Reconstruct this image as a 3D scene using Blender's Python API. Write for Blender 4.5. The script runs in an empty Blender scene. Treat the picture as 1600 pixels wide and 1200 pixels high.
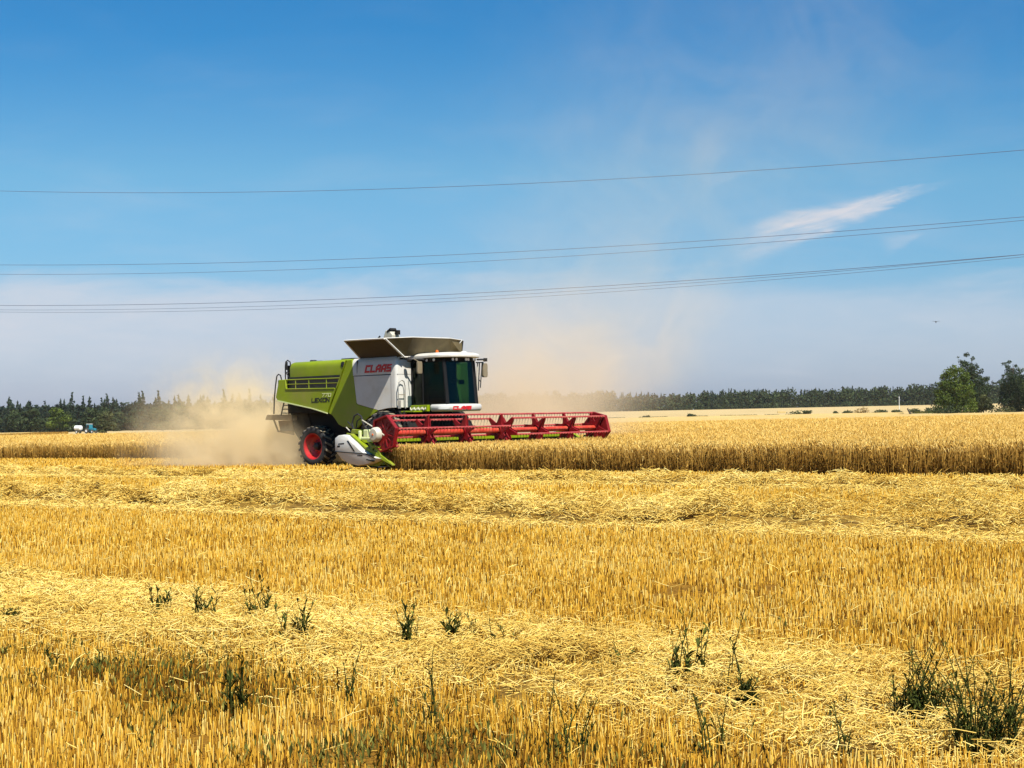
import bpy, bmesh, math, random
import numpy as np
from mathutils import Vector, Matrix

# ------------------------------------------------------------------ camera, sky, sun, exposure
SC = bpy.context.scene
COL = SC.collection
R = math.radians
CAMZ = 1.56
cam_d = bpy.data.cameras.new("camera")
cam = bpy.data.objects.new("camera", cam_d)
COL.objects.link(cam)
cam_d.sensor_width = 36.0
cam_d.lens = 56.25
cam_d.clip_start = 0.1
cam_d.clip_end = 20000
cam.location = (0, 0, CAMZ)
cam.rotation_euler = (math.pi / 2 + math.atan(48 / 2500), 0, 0)
SC.camera = cam

SUN_DIR = Vector((0.44, -0.898, 0)).normalized()
SUN_EL = R(55.5)
sun_d = bpy.data.lights.new("sun", 'SUN')
sun_d.energy = 5.0
sun_d.angle = R(0.5)
sun_d.color = (1.0, 0.955, 0.87)
sun = bpy.data.objects.new("sun", sun_d)
COL.objects.link(sun)
sv = Vector((SUN_DIR.x * math.cos(SUN_EL), SUN_DIR.y * math.cos(SUN_EL), math.sin(SUN_EL)))
sun.rotation_euler = sv.to_track_quat('Z', 'Y').to_euler()
sun.location = (20, -40, 60)

SC.view_settings.view_transform = 'Standard'
SC.view_settings.look = 'None'
SC.view_settings.exposure = 0.80
SC.view_settings.gamma = 1.0
SC.cycles.max_bounces = 7
SC.cycles.diffuse_bounces = 3
SC.cycles.glossy_bounces = 3
SC.cycles.transmission_bounces = 6
SC.cycles.transparent_max_bounces = 12
SC.cycles.volume_bounces = 3
SC.cycles.volume_max_steps = 256
SC.cycles.use_fast_gi = False


class NT:
    """small helper to wire shader nodes"""
    def __init__(self, tree):
        self.t = tree
        self.n = tree.nodes
        self.l = tree.links

    def new(self, typ, **kw):
        nd = self.n.new(typ)
        for k, v in kw.items():
            setattr(nd, k, v)
        return nd

    def put(self, sock, v):
        if isinstance(v, bpy.types.NodeSocket):
            self.l.new(v, sock)
        else:
            sock.default_value = v

    def math(self, op, a, b=0.0, c=0.0, clamp=False):
        nd = self.n.new('ShaderNodeMath')
        nd.operation = op
        nd.use_clamp = clamp
        for i, v in enumerate((a, b, c)):
            self.put(nd.inputs[i], v)
        return nd.outputs[0]

    def mix(self, f, a, b, typ='MIX'):
        nd = self.n.new('ShaderNodeMix')
        nd.data_type = 'RGBA'
        nd.blend_type = typ
        self.put(nd.inputs[0], f)
        self.put(nd.inputs[6], a)
        self.put(nd.inputs[7], b)
        return nd.outputs[2]

    def noise(self, vec, scale, detail=4, rough=0.55, dist=0.0):
        nd = self.n.new('ShaderNodeTexNoise')
        nd.inputs['Scale'].default_value = scale
        nd.inputs['Detail'].default_value = detail
        nd.inputs['Roughness'].default_value = rough
        nd.inputs['Distortion'].default_value = dist
        if vec is not None:
            self.l.new(vec, nd.inputs['Vector'])
        return nd.outputs['Fac']

    def ramp(self, f, stops):
        nd = self.n.new('ShaderNodeValToRGB')
        cr = nd.color_ramp
        while len(cr.elements) < len(stops):
            cr.elements.new(0.5)
        for e, (p, c) in zip(cr.elements, stops):
            e.position = p
            e.color = c if len(c) == 4 else (*c, 1)
        self.put(nd.inputs[0], f)
        return nd.outputs['Color']

    def smooth(self, v, a, b):
        nd = self.n.new('ShaderNodeMapRange')
        nd.interpolation_type = 'SMOOTHSTEP'
        self.put(nd.inputs[0], v)
        nd.inputs[1].default_value = a
        nd.inputs[2].default_value = b
        nd.inputs[3].default_value = 0
        nd.inputs[4].default_value = 1
        return nd.outputs[0]


# --- world: Nishita sky with thin clouds that belong to the sky itself
W = bpy.data.worlds.new("World")
SC.world = W
W.use_nodes = True
g = NT(W.node_tree)
g.n.clear()
sky = g.new('ShaderNodeTexSky')
sky.sky_type = 'NISHITA'
sky.sun_disc = False
sky.sun_elevation = SUN_EL
sky.sun_rotation = math.atan2(SUN_DIR.x, SUN_DIR.y)
sky.altitude = 50
sky.air_density = 1.0
sky.dust_density = 0.6
sky.ozone_density = 2.0
tc = g.new('ShaderNodeTexCoord')
sep = g.new('ShaderNodeSeparateXYZ')
g.l.new(tc.outputs['Generated'], sep.inputs[0])
yy = g.math('MAXIMUM', sep.outputs[1], 0.05)
u = g.math('DIVIDE', sep.outputs[0], yy)
v = g.math('DIVIDE', sep.outputs[2], yy)
front = g.smooth(sep.outputs[1], 0.05, 0.3)
air = g.ramp(g.math('DIVIDE', v, 0.26), [(0.0, (0.46, 0.58, 0.98)), (0.16, (0.56, 0.70, 0.98)), (0.34, (0.49, 0.79, 1.0)), (0.58, (0.50, 0.88, 1.0)), (0.92, (0.20, 0.72, 1.0)), (1.0, (0.19, 0.71, 1.0))])
tint = g.mix(1.0, sky.outputs[0], g.mix(1.0, air, (1.08, 1.08, 1.13, 1), 'MULTIPLY'), 'MULTIPLY')
uv = g.new('ShaderNodeCombineXYZ')
g.put(uv.inputs[0], g.math('MULTIPLY', u, 3.0))
g.put(uv.inputs[1], g.math('MULTIPLY', v, 12.0))
n1 = g.noise(uv.outputs[0], 2.2, 6, 0.55, 0.3)
n2 = g.noise(uv.outputs[0], 9.0, 6, 0.6, 0.5)
# low band of pale cloud over the left horizon
band = g.math('MULTIPLY', g.smooth(v, 0.098, 0.070), g.smooth(v, -0.02, 0.06))
top_edge = g.smooth(g.math('ADD', v, g.math('MULTIPLY', g.math('SUBTRACT', n1, 0.5), 0.085)), 0.094, 0.066)
band = g.math('MULTIPLY', top_edge, g.math('ADD', 0.22, g.math('MULTIPLY', g.smooth(v, -0.01, 0.07), 0.60)))
band = g.math('MULTIPLY', band, g.math('ADD', 0.62, g.math('MULTIPLY', n2, 0.5)))
band = g.math('MULTIPLY', band, g.math('ADD', 0.62, g.math('MULTIPLY', g.smooth(u, 0.12, -0.25), 0.38)))


def streak(u0, v0, ang, la, lb, k):
    du = g.math('SUBTRACT', u, u0)
    dv = g.math('SUBTRACT', v, v0)
    ca, sa = math.cos(ang), math.sin(ang)
    a = g.math('ADD', g.math('MULTIPLY', du, ca), g.math('MULTIPLY', dv, sa))
    b = g.math('SUBTRACT', g.math('MULTIPLY', dv, ca), g.math('MULTIPLY', du, sa))
    b = g.math('ADD', b, g.math('MULTIPLY', g.math('SUBTRACT', n2, 0.5), 0.012))
    # the streak narrows towards its right-hand tip
    wb = g.math('SUBTRACT', lb, g.math('MULTIPLY', a, lb / (la * 1.25)))
    wb = g.math('MAXIMUM', wb, lb * 0.12)
    q = g.math('DIVIDE', g.math('ABSOLUTE', b), wb)
    m = g.math('MULTIPLY', g.smooth(q, 1.0, 0.25), g.smooth(g.math('ABSOLUTE', a), la, la * 0.35))
    return g.math('MULTIPLY', g.math('MULTIPLY', m, k), g.math('ADD', 0.5, g.math('MULTIPLY', n2, 0.9)))


fv = g.new('ShaderNodeCombineXYZ')
g.put(fv.inputs[0], g.math('MULTIPLY', g.math('ADD', u, g.math('MULTIPLY', v, 0.4)), 14.0))
g.put(fv.inputs[1], g.math('MULTIPLY', g.math('SUBTRACT', v, g.math('MULTIPLY', u, 0.30)), 110.0))
fib = g.noise(fv.outputs[0], 1.0, 6, 0.65, 0.6)
s1 = g.math('MULTIPLY', streak(0.205, 0.1250, R(17), 0.080, 0.0105, 0.85), g.math('ADD', 0.25, g.smooth(fib, 0.30, 0.70)))
s2 = streak(0.245, 0.1095, R(20), 0.016, 0.006, 0.22)
s3 = streak(0.135, 0.149, R(15), 0.020, 0.004, 0.12)
wisp = g.math('MULTIPLY', g.smooth(n1, 0.45, 0.8), 0.16)
wisp = g.math('MULTIPLY', wisp, g.smooth(v, 0.30, 0.12))
cl = g.math('ADD', g.math('ADD', s1, s2), g.math('ADD', s3, g.math('ADD', wisp, band)), clamp=True)
cl = g.math('MULTIPLY', cl, front)
clcol = g.mix(1.0, (6.6, 6.8, 7.5, 1), (1, 1, 1, 1), 'MULTIPLY')
final = g.mix(cl, tint, clcol)
bg = g.new('ShaderNodeBackground')
g.l.new(final, bg.inputs['Color'])
bg.inputs['Strength'].default_value = 0.0575
wo = g.new('ShaderNodeOutputWorld')
g.l.new(bg.outputs[0], wo.inputs['Surface'])

# ------------------------------------------------------------------ helpers
rng = np.random.default_rng(7)
random.seed(7)


def tag(o, label=None, cat=None, group=None, kind=None):
    if label:
        o['label'] = label
    if cat:
        o['category'] = cat
    if group:
        o['group'] = group
    if kind:
        o['kind'] = kind
    return o


def empty(name, loc=(0, 0, 0), rz=0.0):
    o = bpy.data.objects.new(name, None)
    o.empty_display_size = 0.3
    o.location = loc
    o.rotation_euler = (0, 0, rz)
    COL.objects.link(o)
    return o


def mat(name, base, rough=0.6, metal=0.0, var=0.0, scale=3.0, dust=0.0, dustcol=(0.42, 0.30, 0.14), coat=0.0, spec=0.5, bump=0.0, bscale=20.0, trans=0.0):
    m = bpy.data.materials.new(name)
    m.use_nodes = True
    t = NT(m.node_tree)
    b = t.n['Principled BSDF']
    b.inputs['Roughness'].default_value = rough
    b.inputs['Metallic'].default_value = metal
    b.inputs['Specular IOR Level'].default_value = spec
    if coat:
        b.inputs['Coat Weight'].default_value = coat
        b.inputs['Coat Roughness'].default_value = 0.15
    co = t.new('ShaderNodeTexCoord').outputs['Object']
    col = (*base, 1)
    if var:
        f = t.noise(co, scale, 5, 0.6)
        lo = tuple(c * (1 - var) for c in base)
        hi = tuple(min(1, c * (1 + var)) for c in base)
        col = t.ramp(f, [(0.3, lo), (0.7, hi)])
    if dust:
        f = t.noise(co, scale * 0.6, 6, 0.65, 0.4)
        f2 = t.noise(co, scale * 5, 3, 0.6)
        f = t.math('MULTIPLY', t.smooth(f, 0.42, 0.75), t.math('ADD', 0.4, f2))
        col = t.mix(t.math('MULTIPLY', f, dust, clamp=True), col, (*dustcol, 1))
    t.put(b.inputs['Base Color'], col)
    if bump:
        bp = t.new('ShaderNodeBump')
        bp.inputs['Strength'].default_value = bump
        bp.inputs['Distance'].default_value = 0.02
        t.put(bp.inputs['Height'], t.noise(co, bscale, 4, 0.6))
        t.l.new(bp.outputs[0], b.inputs['Normal'])
    return m


def plant_mat(name, stops, rough=0.7, transl=0.25, spec=0.25):
    """stalk / leaf material coloured by the 'tone' attribute each stalk carries"""
    m = bpy.data.materials.new(name)
    m.use_nodes = True
    t = NT(m.node_tree)
    b = t.n['Principled BSDF']
    b.inputs['Roughness'].default_value = rough
    b.inputs['Specular IOR Level'].default_value = spec
    at = t.new('ShaderNodeAttribute')
    at.attribute_name = 'tone'
    col = t.ramp(at.outputs['Fac'], stops)
    t.put(b.inputs['Base Color'], col)
    if transl:
        tr = t.new('ShaderNodeBsdfTranslucent')
        t.put(tr.inputs['Color'], col)
        mx = t.new('ShaderNodeMixShader')
        mx.inputs[0].default_value = transl
        t.l.new(b.outputs[0], mx.inputs[1])
        t.l.new(tr.outputs[0], mx.inputs[2])
        t.l.new(mx.outputs[0], t.n['Material Output'].inputs['Surface'])
    return m


class MB:
    """collects simple solids; build() links them as ONE mesh object"""
    def __init__(self):
        self.v = []
        self.f = []

    def add(self, vs, fs, M=None):
        k = len(self.v)
        if M is not None:
            vs = [M @ Vector(p) for p in vs]
        self.v += [tuple(p) for p in vs]
        self.f += [tuple(i + k for i in q) for q in fs]
        return self

    def box(self, c, s, M=None, rz=0, ry=0, rx=0):
        x, y, z = (a / 2 for a in s)
        L = [(-x, -y, -z), (x, -y, -z), (x, y, -z), (-x, y, -z), (-x, -y, z), (x, -y, z), (x, y, z), (-x, y, z)]
        T = Matrix.Translation(c) @ Matrix.Rotation(rz, 4, 'Z') @ Matrix.Rotation(ry, 4, 'Y') @ Matrix.Rotation(rx, 4, 'X')
        if M is not None:
            T = M @ T
        return self.add(L, [(0, 3, 2, 1), (4, 5, 6, 7), (0, 1, 5, 4), (1, 2, 6, 5), (2, 3, 7, 6), (3, 0, 4, 7)], T)

    def b2(self, lo, hi):
        return self.box([(a + b) / 2 for a, b in zip(lo, hi)], [abs(b - a) for a, b in zip(lo, hi)])

    def prism(self, poly, axis, a, b):
        """extrude a 2-D polygon along an axis: axis 'y' takes (x,z), 'x' takes (y,z), 'z' takes (x,y)"""
        n = len(poly)

        def P(p, w):
            return {'y': (p[0], w, p[1]), 'x': (w, p[0], p[1]), 'z': (p[0], p[1], w)}[axis]
        vs = [P(p, a) for p in poly] + [P(p, b) for p in poly]
        fs = [tuple(range(n)), tuple(range(2 * n - 1, n - 1, -1))]
        fs += [(i, i + n, (i + 1) % n + n, (i + 1) % n) for i in range(n)]
        return self.add(vs, fs)

    def loft(self, rings, cap=True):
        n = len(rings[0])
        vs = [p for r in rings for p in r]
        fs = []
        for k in range(len(rings) - 1):
            for i in range(n):
                j = (i + 1) % n
                fs.append((k * n + i, k * n + j, (k + 1) * n + j, (k + 1) * n + i))
        if cap:
            fs.append(tuple(range(n - 1, -1, -1)))
            fs.append(tuple((len(rings) - 1) * n + i for i in range(n)))
        return self.add(vs, fs)

    def tube(self, pts, r, n=8, closed=False):
        pts = [Vector(p) for p in pts]
        rings = []
        up = None
        for i, p in enumerate(pts):
            a = pts[max(i - 1, 0)]
            b = pts[min(i + 1, len(pts) - 1)]
            d = (b - a).normalized()
            if up is None:
                up = d.orthogonal().normalized()
            e = (up - d * up.dot(d)).normalized()
            up = e
            h = d.cross(e)
            rr = r[i] if isinstance(r, (list, tuple)) else r
            rings.append([p + (e * math.cos(2 * math.pi * k / n) + h * math.sin(2 * math.pi * k / n)) * rr for k in range(n)])
        return self.loft(rings)

    def lathe(self, prof, c, axis='y', n=32):
        """prof: list of (radius, offset along axis)"""
        rings = []
        for rad, w in prof:
            ring = []
            for k in range(n):
                a = 2 * math.pi * k / n
                p = (rad * math.cos(a), rad * math.sin(a))
                if axis == 'y':
                    ring.append((c[0] + p[0], c[1] + w, c[2] + p[1]))
                elif axis == 'x':
                    ring.append((c[0] + w, c[1] + p[0], c[2] + p[1]))
                else:
                    ring.append((c[0] + p[0], c[1] + p[1], c[2] + w))
            rings.append(ring)
        return self.loft(rings, cap=False)

    def build(self, name, m, parent=None, bevel=0.0, smooth=False, seg=2):
        me = bpy.data.meshes.new(name)
        me.from_pydata(self.v, [], self.f)
        bm = bmesh.new()
        bm.from_mesh(me)
        bmesh.ops.recalc_face_normals(bm, faces=bm.faces)
        bm.to_mesh(me)
        bm.free()
        me.materials.append(m)
        o = bpy.data.objects.new(name, me)
        COL.objects.link(o)
        if parent is not None:
            o.parent = parent
        if bevel:
            md = o.modifiers.new('bevel', 'BEVEL')
            md.width = bevel
            md.segments = seg
            md.limit_method = 'ANGLE'
            md.angle_limit = R(30)
        if smooth:
            for p in me.polygons:
                p.use_smooth = True
            md = o.modifiers.new('split', 'EDGE_SPLIT')
            md.split_angle = R(38)
        return o


def np_mesh(name, V, F, m, tone=None, parent=None, smooth=False):
    """mesh from numpy arrays: V (n,3), F (m,k) all faces k-sided"""
    me = bpy.data.meshes.new(name)
    V = np.asarray(V, np.float32)
    F = np.asarray(F, np.int32)
    k = F.shape[1]
    me.vertices.add(len(V))
    me.vertices.foreach_set('co', V.ravel())
    me.loops.add(F.size)
    me.loops.foreach_set('vertex_index', F.ravel())
    me.polygons.add(len(F))
    me.polygons.foreach_set('loop_start', np.arange(0, F.size, k, dtype=np.int32))
    me.polygons.foreach_set('loop_total', np.full(len(F), k, np.int32))
    if smooth:
        me.polygons.foreach_set('use_smooth', np.ones(len(F), bool))
    me.update(calc_edges=True)
    if tone is not None:
        a = me.attributes.new('tone', 'FLOAT', 'POINT')
        a.data.foreach_set('value', np.asarray(tone, np.float32))
    me.materials.append(m)
    o = bpy.data.objects.new(name, me)
    COL.objects.link(o)
    if parent is not None:
        o.parent = parent
    return o


class Stalks:
    """many thin tapering prisms in one array"""
    def __init__(self):
        self.V = []
        self.F = []
        self.T = []
        self.k = 0

    def add(self, pts, rad, tone, n=3):
        """pts (s,N,3) points along each stalk, rad (s,N) or list of scalars, tone (N,) or (s,N)"""
        pts = np.asarray(pts, float)
        s, N, _ = pts.shape
        if N == 0:
            return
        rad = np.stack([np.broadcast_to(np.asarray(r, float), (N,)) for r in rad])
        tone = np.asarray(tone, float)
        if tone.ndim == 1:
            tone = np.broadcast_to(tone, (s, N))
        d = pts[-1] - pts[0]
        d /= np.linalg.norm(d, axis=1, keepdims=True) + 1e-9
        ref = np.where(np.abs(d[:, 2:3]) > 0.8, np.array([[1., 0, 0]]), np.array([[0, 0, 1.]]))
        e = np.cross(d, ref)
        e /= np.linalg.norm(e, axis=1, keepdims=True) + 1e-9
        h = np.cross(d, e)
        ph = rng.uniform(0, 2 * math.pi, N)
        V = np.zeros((N, s, n, 3))
        for i in range(s):
            for j in range(n):
                a = ph + 2 * math.pi * j / n
                V[:, i, j] = pts[i] + (e * np.cos(a)[:, None] + h * np.sin(a)[:, None]) * rad[i][:, None]
        base = np.arange(N)[:, None] * (s * n) + self.k
        for i in range(s - 1):
            for j in range(n):
                q = np.array([i * n + j, i * n + (j + 1) % n, (i + 1) * n + (j + 1) % n, (i + 1) * n + j])
                self.F.append(base + q[None, :])
        self.V.append(V.reshape(-1, 3))
        self.T.append(np.repeat(tone.T[:, :, None], n, axis=2).reshape(-1))
        self.k += N * s * n

    def quads(self, P, tone):
        """P (N,4,3) loose quads"""
        N = len(P)
        if N == 0:
            return
        self.V.append(P.reshape(-1, 3))
        self.F.append((np.arange(N)[:, None] * 4 + np.arange(4)[None, :]) + self.k)
        self.T.append(np.repeat(np.asarray(tone, float), 4))
        self.k += N * 4

    def build(self, name, m, parent=None):
        return np_mesh(name, np.concatenate(self.V), np.concatenate(self.F), m, np.concatenate(self.T), parent, smooth=False)


def smoothstep(a, b, x):
    t = np.clip((np.asarray(x, float) - a) / (b - a), 0, 1)
    return t * t * (3 - 2 * t)


def ground_z(x, y):
    x = np.asarray(x, float)
    y = np.asarray(y, float)
    return 0.021 * x - 0.003 * y + 6.0 * smoothstep(480, 1250, y) * smoothstep(-130, -10, x)


# the field's own axes: the combine drives along H, rows lie across L
U3 = Vector((-0.021, 0.003, 1)).normalized()
b_ = R(42)
H3 = Vector((math.cos(b_), -math.sin(b_), 0))
H3 = (H3 - U3 * H3.dot(U3)).normalized()
L3 = U3.cross(H3)
O3 = Vector((-6.2608, 59.4896, -0.3099))
H2 = np.array([0.74300549, -0.66928532])
L2 = np.array([0.66928532, 0.74300549])
O2 = np.array([-6.2608, 59.4896])


def fw(a, b):
    """field coordinates (along the drive, across) to world x, y"""
    a = np.asarray(a, float)
    b = np.asarray(b, float)
    return O2[0] + a * H2[0] + b * L2[0], O2[1] + a * H2[1] + b * L2[1]


def wf(x, y):
    dx = np.asarray(x) - O2[0]
    dy = np.asarray(y) - O2[1]
    return dx * H2[0] + dy * H2[1], dx * L2[0] + dy * L2[1]


EDGE_N = -5.35     # crop edge along the pass being cut
EDGE_F = 5.1       # crop edge left standing behind the machine
HEADX = 7.7        # cutterbar


def standing(x, y):
    a, b = wf(x, y)
    wob = 0.12 * np.sin(a * 1.7) + 0.08 * np.sin(a * 4.1 + 1)
    return (b > EDGE_F + wob) | ((b > EDGE_N + wob) & (a > HEADX + 0.15 * np.sin(b * 3)))


def in_view(x, y, extra=1.6, k=0.345):
    return (np.abs(x) < k * y + extra) & (y > 5.0)


# smooth value noise for numpy
_tab = rng.random((256, 256))


def vnoise(x, y, s):
    x = np.asarray(x, float) / s + 1000
    y = np.asarray(y, float) / s + 1000
    xi = np.floor(x).astype(int)
    yi = np.floor(y).astype(int)
    fx = x - xi
    fy = y - yi
    fx = fx * fx * (3 - 2 * fx)
    fy = fy * fy * (3 - 2 * fy)
    t = lambda i, j: _tab[i % 256, j % 256]
    return (t(xi, yi) * (1 - fx) + t(xi + 1, yi) * fx) * (1 - fy) + (t(xi, yi + 1) * (1 - fx) + t(xi + 1, yi + 1) * fx) * fy


# ------------------------------------------------------------------ materials
M = {}
M['lime'] = mat('lime_paint', (0.20, 0.262, 0.003), 0.42, var=0.10, scale=1.2, dust=0.55, dustcol=(0.26, 0.215, 0.07), coat=0.08, spec=0.3)
M['white'] = mat('white_paint', (0.57, 0.555, 0.51), 0.4, var=0.04, scale=1.5, dust=0.50, dustcol=(0.38, 0.30, 0.17), coat=0.15)
M['cream'] = mat('cream_panel', (0.46, 0.43, 0.34), 0.5, var=0.08, scale=2.0, dust=0.5, dustcol=(0.42, 0.3, 0.14))
M['red'] = mat('red_paint', (0.18, 0.0015, 0.005), 0.5, var=0.12, scale=2.0, dust=0.15, dustcol=(0.34, 0.10, 0.06), coat=0.05, spec=0.3)
M['tube_red'] = mat('worn_red_tube', (0.40, 0.030, 0.015), 0.4, var=0.12, scale=4.0, dust=0.3, dustcol=(0.6, 0.3, 0.16))
M['pale_red'] = mat('highlight_red_bar', (0.36, 0.045, 0.045), 0.4, var=0.15, scale=5.0, dust=0.3, dustcol=(0.6, 0.32, 0.2))  # pink highlights of the reel bars put into their base colour
M['text_red'] = mat('red_lettering', (0.50, 0.008, 0.012), 0.45)
M['black'] = mat('black_metal', (0.012, 0.012, 0.013), 0.5, var=0.2, scale=4.0, dust=0.22, dustcol=(0.12, 0.085, 0.04))
M['text_black'] = mat('black_lettering', (0.012, 0.014, 0.008), 0.5)
M['text_pale'] = mat('pale_lettering', (0.58, 0.62, 0.30), 0.5)
M['dark'] = mat('dark_chassis', (0.010, 0.0095, 0.009), 0.8, var=0.3, scale=3.0, dust=0.25, dustcol=(0.05, 0.035, 0.015), spec=0.2)
M['rubber'] = mat('tyre_rubber', (0.020, 0.020, 0.019), 0.8, var=0.2, scale=5.0, dust=0.75, dustcol=(0.16, 0.13, 0.08))
def tyre_mat(rad):
    m = mat('tyre_rubber', (0.016, 0.016, 0.016), 0.85, var=0.2, scale=5.0)
    t = NT(m.node_tree)
    b = t.n['Principled BSDF']
    co = t.new('ShaderNodeTexCoord').outputs['Object']
    s = t.new('ShaderNodeSeparateXYZ')
    t.l.new(co, s.inputs[0])
    r2 = t.math('SQRT', t.math('ADD', t.math('MULTIPLY', s.outputs[0], s.outputs[0]), t.math('MULTIPLY', s.outputs[2], s.outputs[2])))
    f = t.math('MULTIPLY', t.smooth(r2, rad * 0.965, rad * 0.985), t.math('ADD', 0.35, t.noise(co, 6.0, 4, 0.6)))
    old = b.inputs['Base Color'].links[0].from_socket
    t.put(b.inputs['Base Color'], t.mix(t.math('MINIMUM', f, 1.0), old, (0.20, 0.165, 0.105, 1)))
    return m


M['rim'] = mat('red_rim', (0.40, 0.006, 0.014), 0.4, var=0.1, dust=0.25, dustcol=(0.2, 0.1, 0.05))
M['flap'] = mat('shade_toned_dusty_metal', (0.032, 0.024, 0.012), 0.7, metal=0.0, var=0.25, scale=1.6, dust=0.25, dustcol=(0.06, 0.042, 0.018), bump=0.15, bscale=3.0)  # dusty metal, base colour darkened to carry the underside shade
M['tarp'] = mat('dusty_canvas', (0.115, 0.088, 0.036), 0.75, var=0.3, scale=1.3, dust=0.5, dustcol=(0.23, 0.17, 0.075), bump=0.3, bscale=2.0)
M['grey'] = mat('grey_steel', (0.30, 0.29, 0.27), 0.45, metal=0.4, var=0.15, dust=0.4)
M['deck'] = mat('dusty_spreader', (0.30, 0.21, 0.095), 0.8, var=0.3, scale=4.0)
M['orange'] = mat('orange_beacon', (0.75, 0.13, 0.01), 0.25, coat=0.5)
M['mirror'] = mat('mirror_shell', (0.20, 0.16, 0.10), 0.4, var=0.2)
M['lamp'] = mat('lamp_lens', (0.75, 0.75, 0.72), 0.15, coat=0.5)
M['interior'] = mat('cab_interior', (0.007, 0.007, 0.008), 0.8, var=0.2, spec=0.2)
M['wire'] = mat('weathered_cable', (0.075, 0.095, 0.15), 0.6, var=0.1)
M['teal'] = mat('teal_paint', (0.02, 0.17, 0.22), 0.4, var=0.1)
M['tank'] = mat('white_tank', (0.72, 0.72, 0.70), 0.5, var=0.06)
M['post'] = mat('pale_post', (0.68, 0.67, 0.63), 0.6, var=0.1)
M['bark'] = mat('bark', (0.075, 0.055, 0.038), 0.9, var=0.3, scale=8.0, bump=0.5)
M['bird'] = mat('bird_plumage', (0.02, 0.02, 0.022), 0.7, var=0.2)
M['bale'] = mat('baled_straw', (0.50, 0.36, 0.14), 0.9, var=0.3, scale=6.0, bump=0.5)
M['deadwood'] = mat('dead_wood', (0.045, 0.035, 0.025), 0.9, var=0.3, scale=8.0)

gl = bpy.data.materials.new('tinted_glass')
gl.use_nodes = True
t = NT(gl.node_tree)
t.n.clear()
tr = t.new('ShaderNodeBsdfTransparent')
tr.inputs['Color'].default_value = (0.40, 0.54, 0.35, 1)
gs = t.new('ShaderNodeBsdfGlossy')
gs.inputs['Roughness'].default_value = 0.03
fr = t.new('ShaderNodeLayerWeight')
fr.inputs['Blend'].default_value = 0.5
mx = t.new('ShaderNodeMixShader')
t.l.new(t.math('ADD', 0.02, t.math('MULTIPLY', t.math('POWER', fr.outputs['Facing'], 4.0), 0.35)), mx.inputs[0])
t.l.new(tr.outputs[0], mx.inputs[1])
t.l.new(gs.outputs[0], mx.inputs[2])
t.l.new(mx.outputs[0], t.new('ShaderNodeOutputMaterial').inputs['Surface'])
M['glass'] = gl

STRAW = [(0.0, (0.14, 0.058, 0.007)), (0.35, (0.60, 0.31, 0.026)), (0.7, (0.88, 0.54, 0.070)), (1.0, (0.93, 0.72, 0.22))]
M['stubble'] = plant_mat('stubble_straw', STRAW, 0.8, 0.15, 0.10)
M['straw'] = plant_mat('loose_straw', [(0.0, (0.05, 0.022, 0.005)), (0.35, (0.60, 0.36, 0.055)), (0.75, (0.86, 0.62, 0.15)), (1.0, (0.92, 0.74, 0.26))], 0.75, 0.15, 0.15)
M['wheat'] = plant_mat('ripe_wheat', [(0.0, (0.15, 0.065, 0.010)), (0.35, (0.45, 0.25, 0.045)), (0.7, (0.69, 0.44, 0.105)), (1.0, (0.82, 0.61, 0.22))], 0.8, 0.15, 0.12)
M['weed'] = plant_mat('weed_leaf', [(0.0, (0.012, 0.013, 0.003)), (0.5, (0.050, 0.062, 0.011)), (1.0, (0.17, 0.18, 0.03))], 0.8, 0.15, 0.1)
M['under'] = plant_mat('undergrowth_leaf', [(0.0, (0.03, 0.03, 0.006)), (0.5, (0.09, 0.09, 0.016)), (1.0, (0.26, 0.23, 0.05))], 0.85, 0.2, 0.08)


def leaf_mat(name, lo, mid, hi, transl=0.2):
    return plant_mat(name, [(0.0, lo), (0.5, mid), (1.0, hi)], 0.7, transl, 0.2)


M['conifer'] = leaf_mat('conifer_needles', (0.006, 0.012, 0.007), (0.014, 0.027, 0.012), (0.03, 0.05, 0.02), 0.05)
M['decid'] = leaf_mat('woodland_leaves', (0.012, 0.020, 0.006), (0.026, 0.040, 0.011), (0.05, 0.07, 0.018), 0.12)
M['bright'] = leaf_mat('bright_leaves', (0.022, 0.038, 0.004), (0.058, 0.088, 0.008), (0.135, 0.17, 0.018), 0.2)
M['pine'] = leaf_mat('pine_needles', (0.012, 0.022, 0.009), (0.024, 0.040, 0.013), (0.048, 0.07, 0.022), 0.1)
M['shrub'] = leaf_mat('shrub_leaves', (0.02, 0.028, 0.008), (0.045, 0.052, 0.015), (0.09, 0.095, 0.03), 0.1)

# ground: soil and chaff
gm = bpy.data.materials.new('field_soil')
gm.use_nodes = True
t = NT(gm.node_tree)
b = t.n['Principled BSDF']
b.inputs['Roughness'].default_value = 0.95
b.inputs['Specular IOR Level'].default_value = 0.1
co = t.new('ShaderNodeTexCoord').outputs['Object']
fine = t.noise(co, 28.0, 5, 0.7)
mid = t.noise(co, 1.3, 5, 0.6)
big = t.noise(co, 0.02, 4, 0.6)
near = t.ramp(t.math('ADD', t.math('MULTIPLY', fine, 0.65), t.math('MULTIPLY', mid, 0.35)), [(0.34, (0.07, 0.031, 0.004)), (0.54, (0.22, 0.108, 0.012)), (0.76, (0.52, 0.30, 0.038))])
mp = t.new('ShaderNodeMapping')
mp.inputs['Rotation'].default_value = (0, 0, -R(42) * -1)
t.l.new(co, mp.inputs['Vector'])
mp.inputs['Scale'].default_value = (0.01, 0.16, 1)
lines = t.noise(mp.outputs[0], 1.0, 5, 0.6)
far = t.ramp(t.math('ADD', t.math('MULTIPLY', lines, 0.6), t.math('MULTIPLY', big, 0.4)), [(0.35, (0.37, 0.265, 0.115)), (0.6, (0.46, 0.345, 0.165)), (0.75, (0.50, 0.385, 0.195))])
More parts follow.
